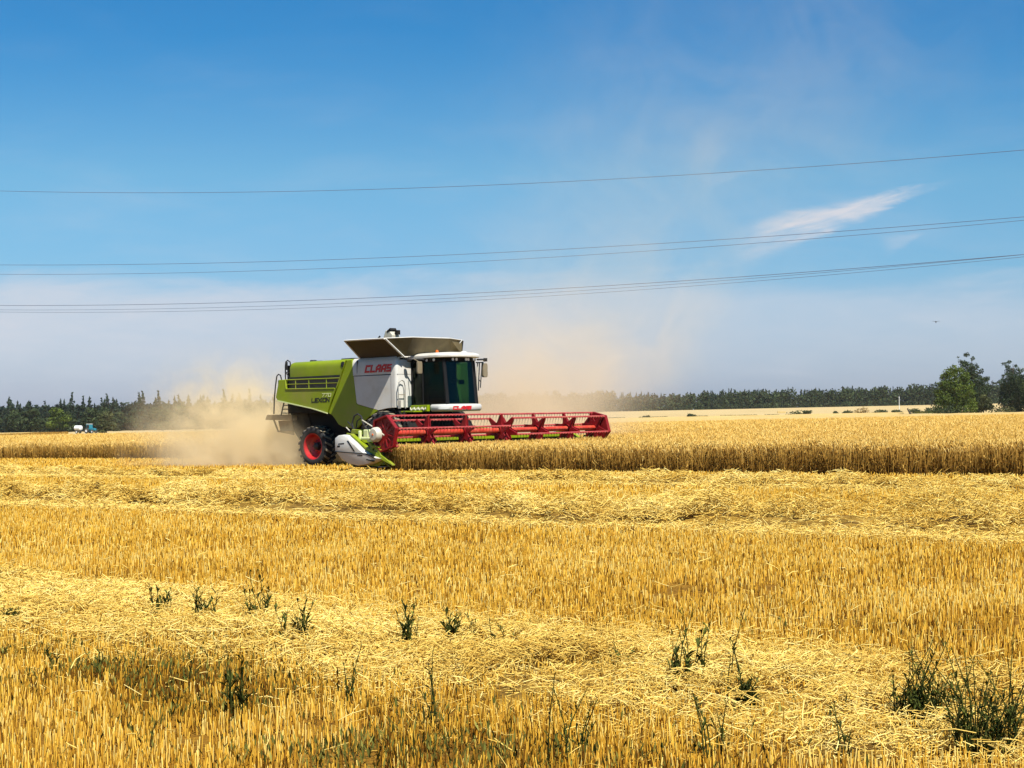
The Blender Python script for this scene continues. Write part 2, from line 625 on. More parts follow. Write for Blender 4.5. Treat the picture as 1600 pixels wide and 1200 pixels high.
sp = t.new('ShaderNodeSeparateXYZ')
t.l.new(co, sp.inputs[0])
col = t.mix(t.smooth(sp.outputs[1], 60.0, 120.0), near, far)
t.put(b.inputs['Base Color'], col)
bp = t.new('ShaderNodeBump')
bp.inputs['Strength'].default_value = 0.7
bp.inputs['Distance'].default_value = 0.05
t.put(bp.inputs['Height'], t.noise(co, 14.0, 5, 0.7))
t.l.new(bp.outputs[0], b.inputs['Normal'])
M['soil'] = gm

cm = bpy.data.materials.new('ripe_canopy')
cm.use_nodes = True
t = NT(cm.node_tree)
b = t.n['Principled BSDF']
b.inputs['Roughness'].default_value = 0.9
b.inputs['Specular IOR Level'].default_value = 0.1
co = t.new('ShaderNodeTexCoord').outputs['Object']
f1 = t.noise(co, 6.0, 5, 0.75)
f2 = t.noise(co, 0.06, 5, 0.6)
col = t.ramp(t.math('ADD', t.math('MULTIPLY', f1, 0.6), t.math('MULTIPLY', f2, 0.4)), [(0.34, (0.34, 0.20, 0.05)), (0.5, (0.52, 0.355, 0.125)), (0.66, (0.62, 0.46, 0.20))])
t.put(b.inputs['Base Color'], col)
bp = t.new('ShaderNodeBump')
bp.inputs['Strength'].default_value = 1.0
bp.inputs['Distance'].default_value = 0.15
t.put(bp.inputs['Height'], t.noise(co, 7.0, 4, 0.7))
t.l.new(bp.outputs[0], b.inputs['Normal'])
M['canopy'] = cm

# ------------------------------------------------------------------ the ground, one sheet to the horizon
xs = np.concatenate([-np.geomspace(9000, 130, 22), np.linspace(-120, 120, 61), np.geomspace(130, 9000, 22)])
ys = np.concatenate([np.array([-3000., -600, -100, -20]), np.linspace(0, 120, 41), np.geomspace(125, 1400, 46), np.geomspace(1500, 12000, 10)])
X, Y = np.meshgrid(xs, ys)
Xc = np.clip(X, -700, 900)
Yc = np.clip(Y, -200, 2500)
Z = ground_z(Xc, Yc) - 0.004
Vg = np.stack([X, Y, Z], -1).reshape(-1, 3)
nx, ny = len(xs), len(ys)
idx = np.arange(nx * ny).reshape(ny, nx)
Fg = np.stack([idx[:-1, :-1], idx[:-1, 1:], idx[1:, 1:], idx[1:, :-1]], -1).reshape(-1, 4)
tag(np_mesh('field_ground', Vg, Fg, M['soil'], smooth=True), kind='structure')

# ------------------------------------------------------------------ the combine harvester
# everything below is in the machine's own metres: x forward, y to its left, z up; origin under the rear axle
CB = empty('combine_harvester')
CB.matrix_world = Matrix(((H3.x, L3.x, U3.x, O3.x), (H3.y, L3.y, U3.y, O3.y), (H3.z, L3.z, U3.z, O3.z), (0, 0, 0, 1)))
tag(CB, 'lime green and white combine harvester cutting wheat with a wide red reel', 'combine harvester')


def rounded(poly, r, k=4):
    """round the corners of a 2-D polygon"""
    out = []
    n = len(poly)
    rr = r if isinstance(r, (list, tuple)) else [r] * n
    for i in range(n):
        p = Vector(poly[i])
        a = Vector(poly[i - 1]) - p
        c = Vector(poly[(i + 1) % n]) - p
        q = min(rr[i], a.length * 0.45, c.length * 0.45)
        if q < 1e-4:
            out.append(tuple(p))
            continue
        A = p + a.normalized() * q
        B = p + c.normalized() * q
        for j in range(k + 1):
            s = j / k
            out.append(tuple(A * (1 - s) ** 2 + p * 2 * s * (1 - s) + B * s * s))
    return out


# core body and chassis
mb = MB()
mb.b2((-1.45, -1.42, 1.95), (4.35, 1.42, 3.74))
mb.b2((-0.9, -1.0, 1.0), (4.5, 1.0, 1.98))
mb.b2((-0.15, -1.25, 0.58), (0.25, 1.25, 0.86))
mb.b2((3.5, -1.3, 0.75), (4.3, 1.3, 1.3))
mb.prism([(4.3, 0.9), (4.9, 0.75), (4.9, 1.7), (4.3, 2.0)], 'y', -0.8, 0.8)
mb.build('chassis', M['dark'], CB, bevel=0.03)
# straw chopper and hanging flaps under the tail
mb = MB()
mb.prism([(-1.75, 2.35), (-0.9, 2.35), (-0.4, 1.1), (-1.25, 0.95), (-1.75, 1.5)], 'y', -1.05, 1.05)
mb.build('straw_chopper', M['dark'], CB, bevel=0.03)
mb = MB()
mb.prism(rounded([(-2.92, 1.74), (-1.35, 1.70), (-1.35, 1.92), (-2.80, 1.93)], 0.05), 'y', -1.30, 1.30)
for y in (-1.22, 0, 1.22):
    mb.tube([(-2.5, y, 1.74), (-2.25, y, 1.3), (-1.3, y, 1.3)], 0.035)
for s in (-1, 1):
    mb.prism([(-2.35, 1.70), (-1.55, 1.70), (-1.45, 1.15), (-2.2, 1.25)], 'y', 1.12 * s - 0.02, 1.12 * s + 0.02)
mb.build('straw_spreader', M['deck'], CB, bevel=0.015)

# tail hood, upper half: rounded engine cover
prof = rounded([(-1.50, 3.27), (1.50, 3.27), (1.50, 3.85), (-1.50, 3.85)], [0.02, 0.02, 0.26, 0.26], 6)
rings = []
for x, s in ((-1.25, 0.90), (-1.21, 0.97), (-1.10, 1.0), (0.3, 1.0), (1.95, 1.0), (2.06, 0.995)):
    rings.append([(x, p[0] * (0.5 + 0.5 * s), 3.27 + (p[1] - 3.27) * s) for p in prof])
mb = MB()
mb.loft(rings)
hood = mb.build('engine_hood', M['lime'], CB, smooth=True)
mb = MB()
mb.lathe([(0.001, -0.012), (0.10, -0.012), (0.10, 0.01), (0.075, 0.012), (0.07, -0.02), (0.001, -0.02)], (1.74, -1.505, 3.66), 'y', 20)
mb.build('air_vent', M['black'], hood)
mb = MB()
mb.lathe([(0.001, 0), (0.13, 0), (0.13, 0.05), (0.10, 0.07), (0.001, 0.07)], (-0.55, -0.9, 3.845), 'z', 16)
mb.build('filler_cap', M['black'], hood, bevel=0.01)
mb = MB()
mb.b2((-0.35, -0.96, 3.84), (-0.05, -0.86, 3.875))
mb.build('hood_fitting', M['black'], hood, bevel=0.01)
mb = MB()
mb.b2((1.1, -1.0, 3.84), (1.75, -0.7, 3.90))
mb.build('hood_fitting', M['black'], hood, bevel=0.01)

# tail hood, lower half with the slanting underside, both sides and the rear face
low = [(-1.64, 3.21), (-1.26, 3.21), (-1.22, 2.85), (1.46, 2.80), (1.60, 2.90), (2.03, 3.80), (2.09, 3.80), (1.03, 1.93), (0.2, 2.12), (-1.72, 2.44), (-1.84, 2.56)]
for s in (1, -1):
    mb = MB()
    mb.prism(low, 'y', 1.66 * s, 1.575 * s)
    tail = mb.build('tail_panel', M['lime'], CB, bevel=0.02)
mb = MB()
mb.b2((-1.80, -1.572, 2.50), (-1.62, 1.572, 3.20))
mb.build('tail_door', M['lime'], CB, bevel=0.02)
mb = MB()
for s in (-1,):
    mb.prism([(-1.76, 2.425), (0.2, 2.098), (1.03, 1.908), (1.03, 1.945), (0.2, 2.135), (-1.72, 2.46)], 'y', 1.68 * s, 1.63 * s)
mb.build('panel_lip', M['text_pale'], tail)
mb = MB()
mb.b2((-1.24, -1.52, 2.80), (2.0, -1.45, 3.29))
mb.b2((-1.24, 1.45, 2.80), (2.0, 1.52, 3.29))
grille = mb.build('radiator_grille', M['black'], CB)
mb = MB()
rl = M['text_pale']
mb.tube([(-1.30, -1.63, 3.195), (1.72, -1.63, 3.17)], 0.022, 6)
mb.tube([(-1.20, -1.63, 3.03), (1.62, -1.63, 3.00)], 0.014, 6)
for x in (-0.72, 0.02, 0.98):
    mb.tube([(x, -1.63, 2.84), (x, -1.63, 3.19)], 0.016, 6)
mb.tube([(-1.28, -1.645, 3.19), (-1.22, -1.665, 2.86), (1.45, -1.665, 2.81)], 0.022, 6)
mb.build('grille_rail', M['lime'], grille)

# tail handrails and ladder
mb = MB()
mb.tube([(-2.0, -1.62, 1.95), (-1.96, -1.62, 2.5), (-1.88, -1.62, 3.0), (-1.79, -1.62, 3.36), (-1.70, -1.62, 3.42), (-1.58, -1.62, 3.38), (-1.52, -1.62, 3.2)], 0.024, 8)
mb.tube([(-1.50, -1.45, 3.2), (-1.50, -1.45, 3.72), (-1.46, -1.45, 3.88), (-1.36, -1.45, 3.93), (-1.22, -1.45, 3.86), (-1.18, -1.45, 3.6)], 0.024, 8)
mb.tube([(-1.50, -1.45, 3.5), (-1.2, -1.45, 3.46)], 0.018, 6)
mb.tube([(-1.50, -1.45, 3.5), (-1.3, -1.45, 3.3), (-1.25, -1.45, 3.2)], 0.018, 6)
mb.box((-1.43, -1.45, 3.72), (0.08, 0.05, 0.30))
mb.build('tail_handrail', M['black'], CB)
mb = MB()
for y in (-1.32, -0.95):
    mb.tube([(-1.95, y, 1.9), (-1.72, y, 2.5)], 0.026, 6)
for k in range(4):
    x = -1.93 + 0.055 * k
    mb.tube([(x, -1.32, 1.98 + 0.145 * k), (x, -0.95, 1.98 + 0.145 * k)], 0.018, 6)
    mb.tube([(x, -1.32, 1.98 + 0.145 * k), (-1.3, -1.32, 1.96 + 0.145 * k)], 0.016, 6)
mb.build('tail_ladder', M['black'], CB)

# side panels: dark-lime lower/rear part, white upper/front part, split by a seam
green = [(1.06, 1.93), (2.10, 3.79), (2.35, 3.80), (2.55, 2.25), (2.62, 2.20), (2.94, 2.13), (3.66, 1.97), (3.47, 1.88), (3.16, 1.74), (2.86, 1.56), (2.62, 1.40), (2.25, 1.37), (1.80, 1.43), (1.58, 1.52), (1.42, 1.70), (1.26, 1.85)]
for s in (-1, 1):
    mb = MB()
    mb.prism(green, 'y', 1.630 * s, 1.56 * s)
    mb.build('green_side_panel', M['lime'], CB, bevel=0.012)
wlow = [(2.43, 3.205), (4.50, 3.195), (4.50, 2.05), (4.15, 2.04), (3.68, 1.975), (2.95, 2.14), (2.63, 2.21), (2.565, 2.26)]
for s in (-1, 1):
    mb = MB()
    mb.prism(wlow, 'y', 1.632 * s, 1.56 * s)
    mb.build('white_side_panel', M['white'], CB, bevel=0.014)
for s in (1, -1):
    mb = MB()
    ring = lambda x: [(x, 1.64 * s, 3.225), (x, 1.635 * s, 3.45), (x, 1.615 * s, 3.65), (x, 1.575 * s, 3.77), (x, 1.50 * s, 3.83), (x, 1.42 * s, 3.83), (x, 1.42 * s, 3.225)]
    a, c = ring(2.42), ring(4.50)
    a[1] = (2.40, *a[1][1:]); a[2] = (2.37, *a[2][1:]); a[3] = (2.36, *a[3][1:]); a[4] = (2.36, *a[4][1:])
    mb.loft([a, c])
    upp = mb.build('upper_side_panel', M['white'], CB, smooth=True)
mb = MB()
mb.b2((2.62, -1.643, 3.30), (2.635, -1.60, 3.75))
mb.build('panel_joint', M['black'], upp)
# wheel arch lining
arch = []
for k in range(13):
    a = R(20 + 140 * k / 12)
    arch.append((3.95 + 1.30 * math.cos(a), 0.95 + 1.12 * math.sin(a)))
for s in (-1, 1):
    mb = MB()
    for (p, q) in zip(arch[:-1], arch[1:]):
        ip = (3.95 + (p[0] - 3.95) * 0.96, 0.95 + (p[1] - 0.95) * 0.96)
        iq = (3.95 + (q[0] - 3.95) * 0.96, 0.95 + (q[1] - 0.95) * 0.96)
        mb.prism([p, q, iq, ip], 'y', 1.60 * s, 1.0 * s)
    mb.build('wheel_arch', M['dark'], CB)
# white front face beside the cab
for s in (1, -1):
    mb = MB()
    pl = rounded([(4.36, 1.645 * s), (4.62, 1.645 * s), (4.62, 0.86 * s), (4.36, 0.86 * s)], [0.0, 0.12, 0.02, 0.0], 5)
    rr = []
    for z, q in ((2.06, 0), (2.08, 0.0), (3.20, 0), (3.50, 0.0), (3.68, 0.03), (3.78, 0.08), (3.84, 0.16)):
        rr.append([(p[0] - q * 0.7 if p[0] > 4.4 else p[0], p[1] - s * q * (1 if abs(p[1]) > 1.3 else 0), z) for p in pl])
    mb.loft(rr)
    fas = mb.build('front_fascia', M['white'], CB, smooth=True)
mb = MB()
mb.b2((4.50, -1.60, 3.205), (4.624, -0.88, 3.215))
mb.build('fascia_seam', M['black'], fas)
mb = MB()
mb.b2((2.3, -1.42, 3.72), (4.6, 1.42, 3.80))
mb.build('tank_deck', M['dark'], CB)

# --- grain tank extension, open
TX0, TX1, TY, TZ = 2.67, 4.80, 1.45, 3.80


def slab(mb, q, n, th):
    n = Vector(n).normalized() * th
    a = [Vector(p) for p in q]
    b = [p + n for p in a]
    k = len(a)
    mb.add(a + b, [tuple(range(k)), tuple(range(2 * k - 1, k - 1, -1))] + [(i, (i + 1) % k, (i + 1) % k + k, i + k) for i in range(k)])


nf = (4.86, -2.40, 4.40)
mb = MB()
slab(mb, [(TX0, -TY, TZ), (TX1, -TY, TZ), nf, (2.86, -2.40, 4.42)], (0, 0.55, 0.85), 0.035)
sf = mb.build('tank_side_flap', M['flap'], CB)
mb = MB()
mb.tube([(TX0 - 0.02, -TY, TZ), (2.85, -2.40, 4.42)], 0.028, 6)
mb.tube([(2.85, -2.41, 4.43), (4.86, -2.41, 4.41)], 0.03, 6)
mb.tube([(TX1 + 0.02, -TY, TZ), (4.88, -2.40, 4.41)], 0.036, 6)
mb.build('flap_edge', M['white'], sf)
mb = MB()
slab(mb, [(TX0, TY, TZ), (TX1, TY, TZ), (4.86, 1.50, 4.40), (2.86, 1.50, 4.42)], (0, -0.55, 0.85), 0.035)
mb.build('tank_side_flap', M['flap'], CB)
mb = MB()
q0 = [(4.84, -1.42, 3.83), (4.86, -0.4, 3.83), (4.84, 0.80, 3.93), (4.84, 1.42, 3.93)]
q1 = [(4.87, -2.38, 4.42), (5.28, -1.45, 4.46), (5.36, 0.28, 4.46), (4.90, 1.36, 4.44)]
for i in range(3):
    n_ = (-0.8, 0, 0.6)
    slab(mb, [q0[i], q0[i + 1], q1[i + 1], q1[i]], n_, 0.03)
ff = mb.build('tank_front_flap', M['tarp'], CB)
mb = MB()
mb.tube(q1, 0.018, 6)
mb.tube([(4.84, 0.82, 3.93), (4.92, 1.36, 4.44)], 0.024, 6)
mb.build('flap_edge', M['white'], ff)
mb = MB()
slab(mb, [(TX0, -1.42, TZ), (TX0, 1.42, TZ), (2.5, 1.45, 4.36), (2.5, -1.45, 4.36)], (0.8, 0, 0.6), 0.03)
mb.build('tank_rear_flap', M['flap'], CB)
# filling auger head standing out of the tank
mb = MB()
mb.prism([(2.40, 4.0), (2.85, 4.0), (2.92, 4.70), (2.78, 4.84), (2.56, 4.88), (2.44, 4.62)], 'y', -0.16, 0.2)
au = mb.build('filling_auger', M['cream'], CB, bevel=0.03)
mb = MB()
mb.box((2.74, -0.02, 4.86), (0.20, 0.30, 0.08), ry=R(-30))
mb.box((2.97, 0.05, 4.78), (0.14, 0.14, 0.16))
mb.build('auger_spout', M['dark'], au)
mb = MB()
mb.tube([(2.15, -0.3, 4.42), (2.42, -0.3, 4.66)], 0.035, 6)
mb.build('auger_bracket', M['dark'], au)

# --- cab
cy = -0.06
def cab_plan(g_=0.0):
    return [(4.64, cy - 0.84 - g_), (5.75, cy - 0.84 - g_), (6.10 + g_, cy - 0.74 - g_), (6.33 + g_, cy - 0.40), (6.40 + g_, cy), (6.33 + g_, cy + 0.40), (6.10 + g_, cy + 0.74 + g_), (5.75, cy + 0.84 + g_), (4.64, cy + 0.84 + g_)]


cp = cab_plan()
def lerp3(p, z):
    # windscreen leans: the plan grows a little towards the floor
    k = (3.62 - z) / 1.5 * 0.14
    return (p[0] + (k if p[0] > 5.9 else 0), p[1], z)


mb = MB()
mb.loft([[lerp3(p, 2.02) for p in cp], [lerp3(p, 2.16) for p in cp]])            # sill
mb.loft([[lerp3(p, 3.60) for p in cp], [lerp3(p, 3.74) for p in cp]])            # head band
mb.b2((4.68, cy + 0.80, 2.1), (5.2, cy + 0.835, 3.7))
mb.b2((4.60, cy - 0.82, 2.1), (4.68, cy + 0.82, 3.7))                          # rear wall
def pillar(p, w):
    mb.tube([lerp3(p, 2.1), lerp3(p, 3.65)], w, 6)


for i in (0, 8):
    pillar(cp[i], 0.045)
pillar(cp[2], 0.075)
pillar(cp[6], 0.05)
pillar(((4.64 + 5.2) / 2 + 0.25, cp[0][1]), 0.028)
cabf = mb.build('cab_frame', M['interior'], CB, bevel=0.008)


def pane(name, pts, nrm):
    m2 = MB()
    slab(m2, pts, nrm, 0.006)
    return m2.build(name, M['glass'], CB)


e = 0.003
pane('side_window', [(4.70, cp[0][1] - e, 2.17), lerp3((6.04, cp[0][1] + 0.07, 0), 2.17), lerp3((6.04, cp[0][1] + 0.07, 0), 3.59), (4.70, cp[0][1] - e, 3.59)], (0, 1, 0))
pane('side_window', [(5.20, cp[8][1] + e, 2.17), lerp3((6.04, cp[8][1] - 0.07, 0), 2.17), lerp3((6.04, cp[8][1] - 0.07, 0), 3.59), (5.20, cp[8][1] + e, 3.59)], (0, -1, 0))
m2 = MB()
w = [cp[i] for i in (2, 3, 4, 5)]
for p, q in zip(w[:-1], w[1:]):
    slab(m2, [lerp3(p, 2.17), lerp3(q, 2.17), lerp3(q, 3.59), lerp3(p, 3.59)], (-1, 0, 0), 0.006)
m2.build('windscreen', M['glass'], CB)
# inside
mb = MB()
mb.b2((4.9, cy - 0.28, 2.35), (5.35, cy + 0.28, 2.62))
mb.box((4.93, cy, 3.0), (0.14, 0.5, 0.85), ry=R(-8))
mb.b2((4.72, cy - 0.75, 2.12), (6.2, cy + 0.75, 2.18))
mb.box((5.2, cy - 0.42, 2.75), (0.55, 0.14, 0.12))
seat = mb.build('driver_seat', M['interior'], CB, bevel=0.04)
mb = MB()
mb.b2((4.685, cy - 0.80, 2.18), (4.72, cy + 0.79, 3.66))
mb.b2((4.72, cy + 0.77, 2.18), (5.2, cy + 0.798, 3.66))
mb.b2((4.72, cy - 0.78, 3.60), (6.1, cy + 0.78, 3.64))
mb.loft([[lerp3(cp[5], 2.1), lerp3(cp[6], 2.1), (6.0, cy + 0.70, 2.1), (6.2, cy + 0.38, 2.1)], [lerp3(cp[5], 3.65), lerp3(cp[6], 3.65), (5.95, cy + 0.70, 3.65), (6.15, cy + 0.38, 3.65)]])
mb.build('cab_lining', M['interior'], CB)
mb = MB()
mb.tube([(5.98, cy + 0.0, 2.16), (5.90, cy + 0.0, 2.85)], [0.11, 0.05], 8)
ring = [(5.82 + 0.09 * math.cos(a), cy + 0.20 * math.sin(a), 2.93 + 0.19 * math.cos(a) * 0.6) for a in np.linspace(0, 2 * math.pi, 17)]
mb.tube(ring, 0.018, 6)
mb.tube([(5.82, cy - 0.19, 2.93), (5.82, cy + 0.19, 2.93)], 0.018, 6)
mb.box((5.92, cy + 0.3, 2.9), (0.06, 0.24, 0.16))
mb.build('steering_column', M['interior'], CB)

# roof
rp = [(4.50, cy - 0.96), (6.05, cy - 0.98), (6.45, cy - 0.72), (6.62, cy - 0.3), (6.62, cy + 0.3), (6.45, cy + 0.72), (6.05, cy + 0.98), (4.50, cy + 0.96)]
rp = rounded(rp, 0.12, 3)
rg = []
for z, q in ((3.74, 0.03), (3.76, 0.0), (3.82, 0.0), (3.87, 0.05), (3.905, 0.16), (3.93, 0.40)):
    rg.append([(5.5 + (p[0] - 5.5) * (1 - q / 1.1), cy + (p[1] - cy) * (1 - q / 0.98), z) for p in rp])
mb = MB()
mb.loft(rg)
roof = mb.build('cab_roof', M['white'], CB, smooth=True)
for y in (-0.55, -0.40, 0.0, 0.14, 0.55):
    mb = MB()
    mb.lathe([(0.001, 0), (0.05, 0), (0.055, 0.02), (0.001, 0.03)], (6.44 - abs(y) * 0.18, cy + y, 3.67), 'x', 12)
    mb.build('work_light', M['lamp'], CB)
for x in (5.1, 5.45):
    mb = MB()
    mb.lathe([(0.001, -0.03), (0.05, -0.02), (0.05, 0.0), (0.001, 0.0)], (x + 0.3, cp[0][1] - 0.02, 3.67), 'y', 12)
    mb.build('work_light', M['lamp'], CB)
mb = MB()
mb.lathe([(0.06, 0), (0.055, 0.05), (0.05, 0.10), (0.001, 0.13)], (5.55, cy - 0.50, 3.895), 'z', 12)
bc = mb.build('beacon', M['orange'], CB, smooth=True)
mb = MB()
mb.lathe([(0.055, 0), (0.05, 0.05), (0.045, 0.10), (0.001, 0.125)], (5.75, cy + 0.95, 3.83), 'z', 12)
mb.build('beacon', M['orange'], CB, smooth=True)
mb = MB()
mb.lathe([(0.12, 0), (0.14, 0.03), (0.12, 0.08), (0.06, 0.11), (0.001, 0.115)], (5.75, cy + 0.62, 3.88), 'z', 16)
mb.build('satellite_receiver', M['white'], CB, smooth=True)

# white rounded nose under the windscreen
fp = [(5.55, -0.99), (6.05, -1.02), (6.42, -0.86), (6.60, -0.42), (6.64, -0.06), (6.60, 0.30), (6.42, 0.74), (6.05, 0.90), (5.55, 0.87)]
rg = []
for z, q in ((1.885, 0.10), (1.90, 0.05), (1.96, 0.0), (2.08, 0.0), (2.12, 0.03), (2.135, 0.09)):
    rg.append([(5.5 + (p[0] - 5.5) * (1 - q * 0.6), cy + (p[1] - cy) * (1 - q), z) for p in rounded(fp, 0.1, 2)])
mb = MB()
mb.loft(rg)
nose = mb.build('cab_nose', M['white'], CB, smooth=True)
# lime step bracket with pale hooks
mb = MB()
mb.b2((4.66, -1.06, 1.90), (5.52, -0.93, 2.125))
mb.b2((4.66, -1.50, 1.88), (5.3, -1.06, 1.93))
step = mb.build('access_platform', M['lime'], CB, bevel=0.012)
mb = MB()
for x in (4.78, 4.98, 5.18, 5.38):
    mb = MB()
    mb.tube([(x - 0.07, -1.075, 2.06), (x - 0.06, -1.08, 1.99), (x, -1.085, 1.95), (x + 0.06, -1.08, 1.99), (x + 0.075, -1.075, 2.05)], [0.012, 0.028, 0.034, 0.03, 0.012], 6)
    mb.build('platform_hook', M['cream'], step)
mb = MB()
mb.tube([(4.72, -1.66, 2.02), (4.72, -1.66, 2.75), (4.72, -1.61, 2.93), (4.72, -1.50, 3.0), (4.72, -1.38, 2.96), (4.72, -1.33, 2.8), (4.72, -1.33, 2.02)], 0.019, 8)
mb.tube([(4.72, -1.66, 2.50), (4.72, -1.33, 2.50)], 0.015, 6)
mb.tube([(4.75, -1.62, 2.02), (4.75, -1.62, 2.3)], 0.035, 6)
mb.build('access_handrail', M['grey'], CB)
mb = MB()
for z in (0.7, 1.05, 1.4, 1.75):
    mb.b2((4.8, -1.62, z), (5.1, -1.12, z + 0.03))
for y in (-1.62, -1.12):
    mb.b2((4.93, y - 0.02, 0.65), (4.98, y + 0.02, 1.92))
mb.build('access_ladder', M['black'], CB)
# mirrors
mb = MB()
mb.tube([(6.2, 0.78, 3.68), (6.0, 1.3, 3.70), (5.78, 1.58, 3.66)], 0.032, 8)
mb.tube([(6.1, 0.82, 3.58), (5.85, 1.45, 3.60)], 0.022, 6)
mb.box((5.80, 1.62, 3.70), (0.10, 0.10, 0.12))
marm = mb.build('mirror_arm', M['black'], CB)
mb = MB()
mb.loft([[(5.77 + 0.05 * a, 1.60 + 0.12 * c, z) for a, c in ((-1, -k), (1, -k), (1, k), (-1, k))] for z, k in ((3.08, 0.7), (3.14, 1.0), (3.5, 1.0), (3.58, 0.75))])
mb.build('mirror', M['mirror'], CB, bevel=0.02)
mb = MB()
mb.tube([(5.4, cp[0][1] - 0.05, 3.70), (5.05, -1.22, 3.72), (4.95, -1.34, 3.70)], 0.03, 8)
mb.lathe([(0.001, -0.09), (0.08, -0.06), (0.10, 0), (0.08, 0.06), (0.001, 0.09)], (4.93, -1.30, 3.70), 'y', 12)
mb.build('mirror_arm', M['black'], CB, smooth=True)
mb = MB()
mb.loft([[(5.42 + 0.035 * a, -1.30 + 0.11 * c, z) for a, c in ((-1, -k), (1, -k), (1, k), (-1, k))] for z, k in ((3.20, 0.8), (3.25, 1.0), (3.56, 1.0), (3.62, 0.8))])
mb.tube([(5.42, -1.30, 3.6), (5.1, -1.25, 3.72)], 0.018, 6)
mb.build('mirror', M['mirror'], CB, bevel=0.02)
# far-side grab rails
mb = MB()
mb.tube([(6.02, 0.98, 3.60), (5.98, 0.92, 2.15)], 0.024, 6)
mb.build('far_handrail', M['cream'], CB)
mb = MB()
mb.tube([(6.0, 1.1, 3.60), (5.95, 1.06, 2.6)], 0.020, 6)
mb.build('mirror_strut', M['black'], CB)
mb = MB()
mb.tube([(5.85, 1.40, 3.62), (5.9, 1.22, 2.7)], 0.020, 6)
mb.tube([(5.97, 1.07, 3.0), (5.87, 1.27, 2.92)], 0.015, 6)
mb.build('mirror_strut', M['black'], CB)

# --- lettering, stroke by stroke
GL = {'C': [[(1, 1), (0, 1), (0, 0), (1, 0)]], 'L': [[(0, 1), (0, 0), (1, 0)]], 'A': [[(0, 0), (0, .7), (.4, 1), (1, 1), (1, 0)], [(0, .38), (1, .38)]],
      'S': [[(1, 1), (0, 1), (0, .5), (1, .5), (1, 0), (0, 0)]], 'E': [[(1, 1), (0, 1), (0, 0), (1, 0)], [(0, .5), (.85, .5)]], 'X': [[(0, 0), (1, 1)], [(0, 1), (1, 0)]],
      'I': [[(0, 0), (0, 1)]], 'O': [[(0, 0), (1, 0), (1, 1), (0, 1), (0, 0)]], 'N': [[(0, 0), (0, 1), (1, 0), (1, 1)]],
      '7': [[(0, 1), (1, 1), (.35, 0)]], '0': [[(0, 0), (1, 0), (1, 1), (0, 1), (0, 0)]], 'V': [[(0, 1), (.5, 0), (1, 1)]], '1': [[(.2, .8), (.6, 1), (.6, 0)]], '5': [[(1, 1), (0, 1), (0, .55), (1, .55), (1, 0), (0, 0)]]}


def lettering(name, text, m, parent, width, height, stroke, place, shear=0.25, gap=0.35, thick=0.006):
    """place(u, v, w) -> point; u along the word, v up, w outwards"""
    mb = MB()
    ws = [0.18 if c == 'I' else 1.0 for c in text]
    unit = (width - stroke) / (sum(ws) + gap * (len(text) - 1))
    u0 = stroke / 2
    lift = 0
    for ch, wch in zip(text, ws):
        for pl in GL[ch]:
            pts = [Vector((u0 + p[0] * unit * wch * (1.0 if ch != 'I' else 0), stroke / 2 + p[1] * (height - stroke))) for p in pl]
            for a, c in zip(pts[:-1], pts[1:]):
                d = (c - a)
                if d.length < 1e-6:
                    continue
                d.normalize()
                n_ = Vector((-d.y, d.x)) * stroke / 2
                ex = d * stroke / 2
                q = [a - ex - n_, c + ex - n_, c + ex + n_, a - ex + n_]
                q = [(p.x + shear * p.y, p.y) for p in q]
                lift = (lift + 1) % 7
                w1 = thick + lift * 0.0004
                vs = [place(*p, 0.0) for p in q] + [place(*p, w1) for p in q]
                mb.add(vs, [(0, 1, 2, 3), (7, 6, 5, 4), (0, 4, 5, 1), (1, 5, 6, 2), (2, 6, 7, 3), (3, 7, 4, 0)])
        u0 += unit * (wch + gap)
    return mb.build(name, m, parent)


lettering('brand_lettering', 'CLAAS', M['text_red'], upp, 1.33, 0.27, 0.070, lambda u_, v_, w_: (3.02 + u_, -1.636 + (0.012 if v_ > 0.2 else 0) - w_ - 0.004, 3.305 + v_), 0.28, 0.62, 0.012)
lettering('model_lettering', 'LEXION', M['text_black'], tail, 0.98, 0.165, 0.036, lambda u_, v_, w_: (0.18 + u_, -1.6605 - w_, 2.325 + v_), 0.12, 0.30)
lettering('model_number', '770', M['text_pale'], tail, 0.50, 0.135, 0.026, lambda u_, v_, w_: (0.74 + u_, -1.6605 - w_, 2.515 + v_), 0.25, 0.35)


def nose_place(u_, v_, w_):
    y = -0.78 + u_
    # follows the curved front of the nose
    pts = [(-0.86, 6.42), (-0.42, 6.60), (-0.06, 6.64), (0.30, 6.60), (0.74, 6.42)]
    x = np.interp(y, [p[0] for p in pts], [p[1] for p in pts])
    return (x + 0.004 + w_, y, 1.935 + v_)


lettering('brand_lettering', 'CLAAS', M['text_red'], nose, 0.72, 0.13, 0.040, nose_place, 0.25, 0.4, 0.008)


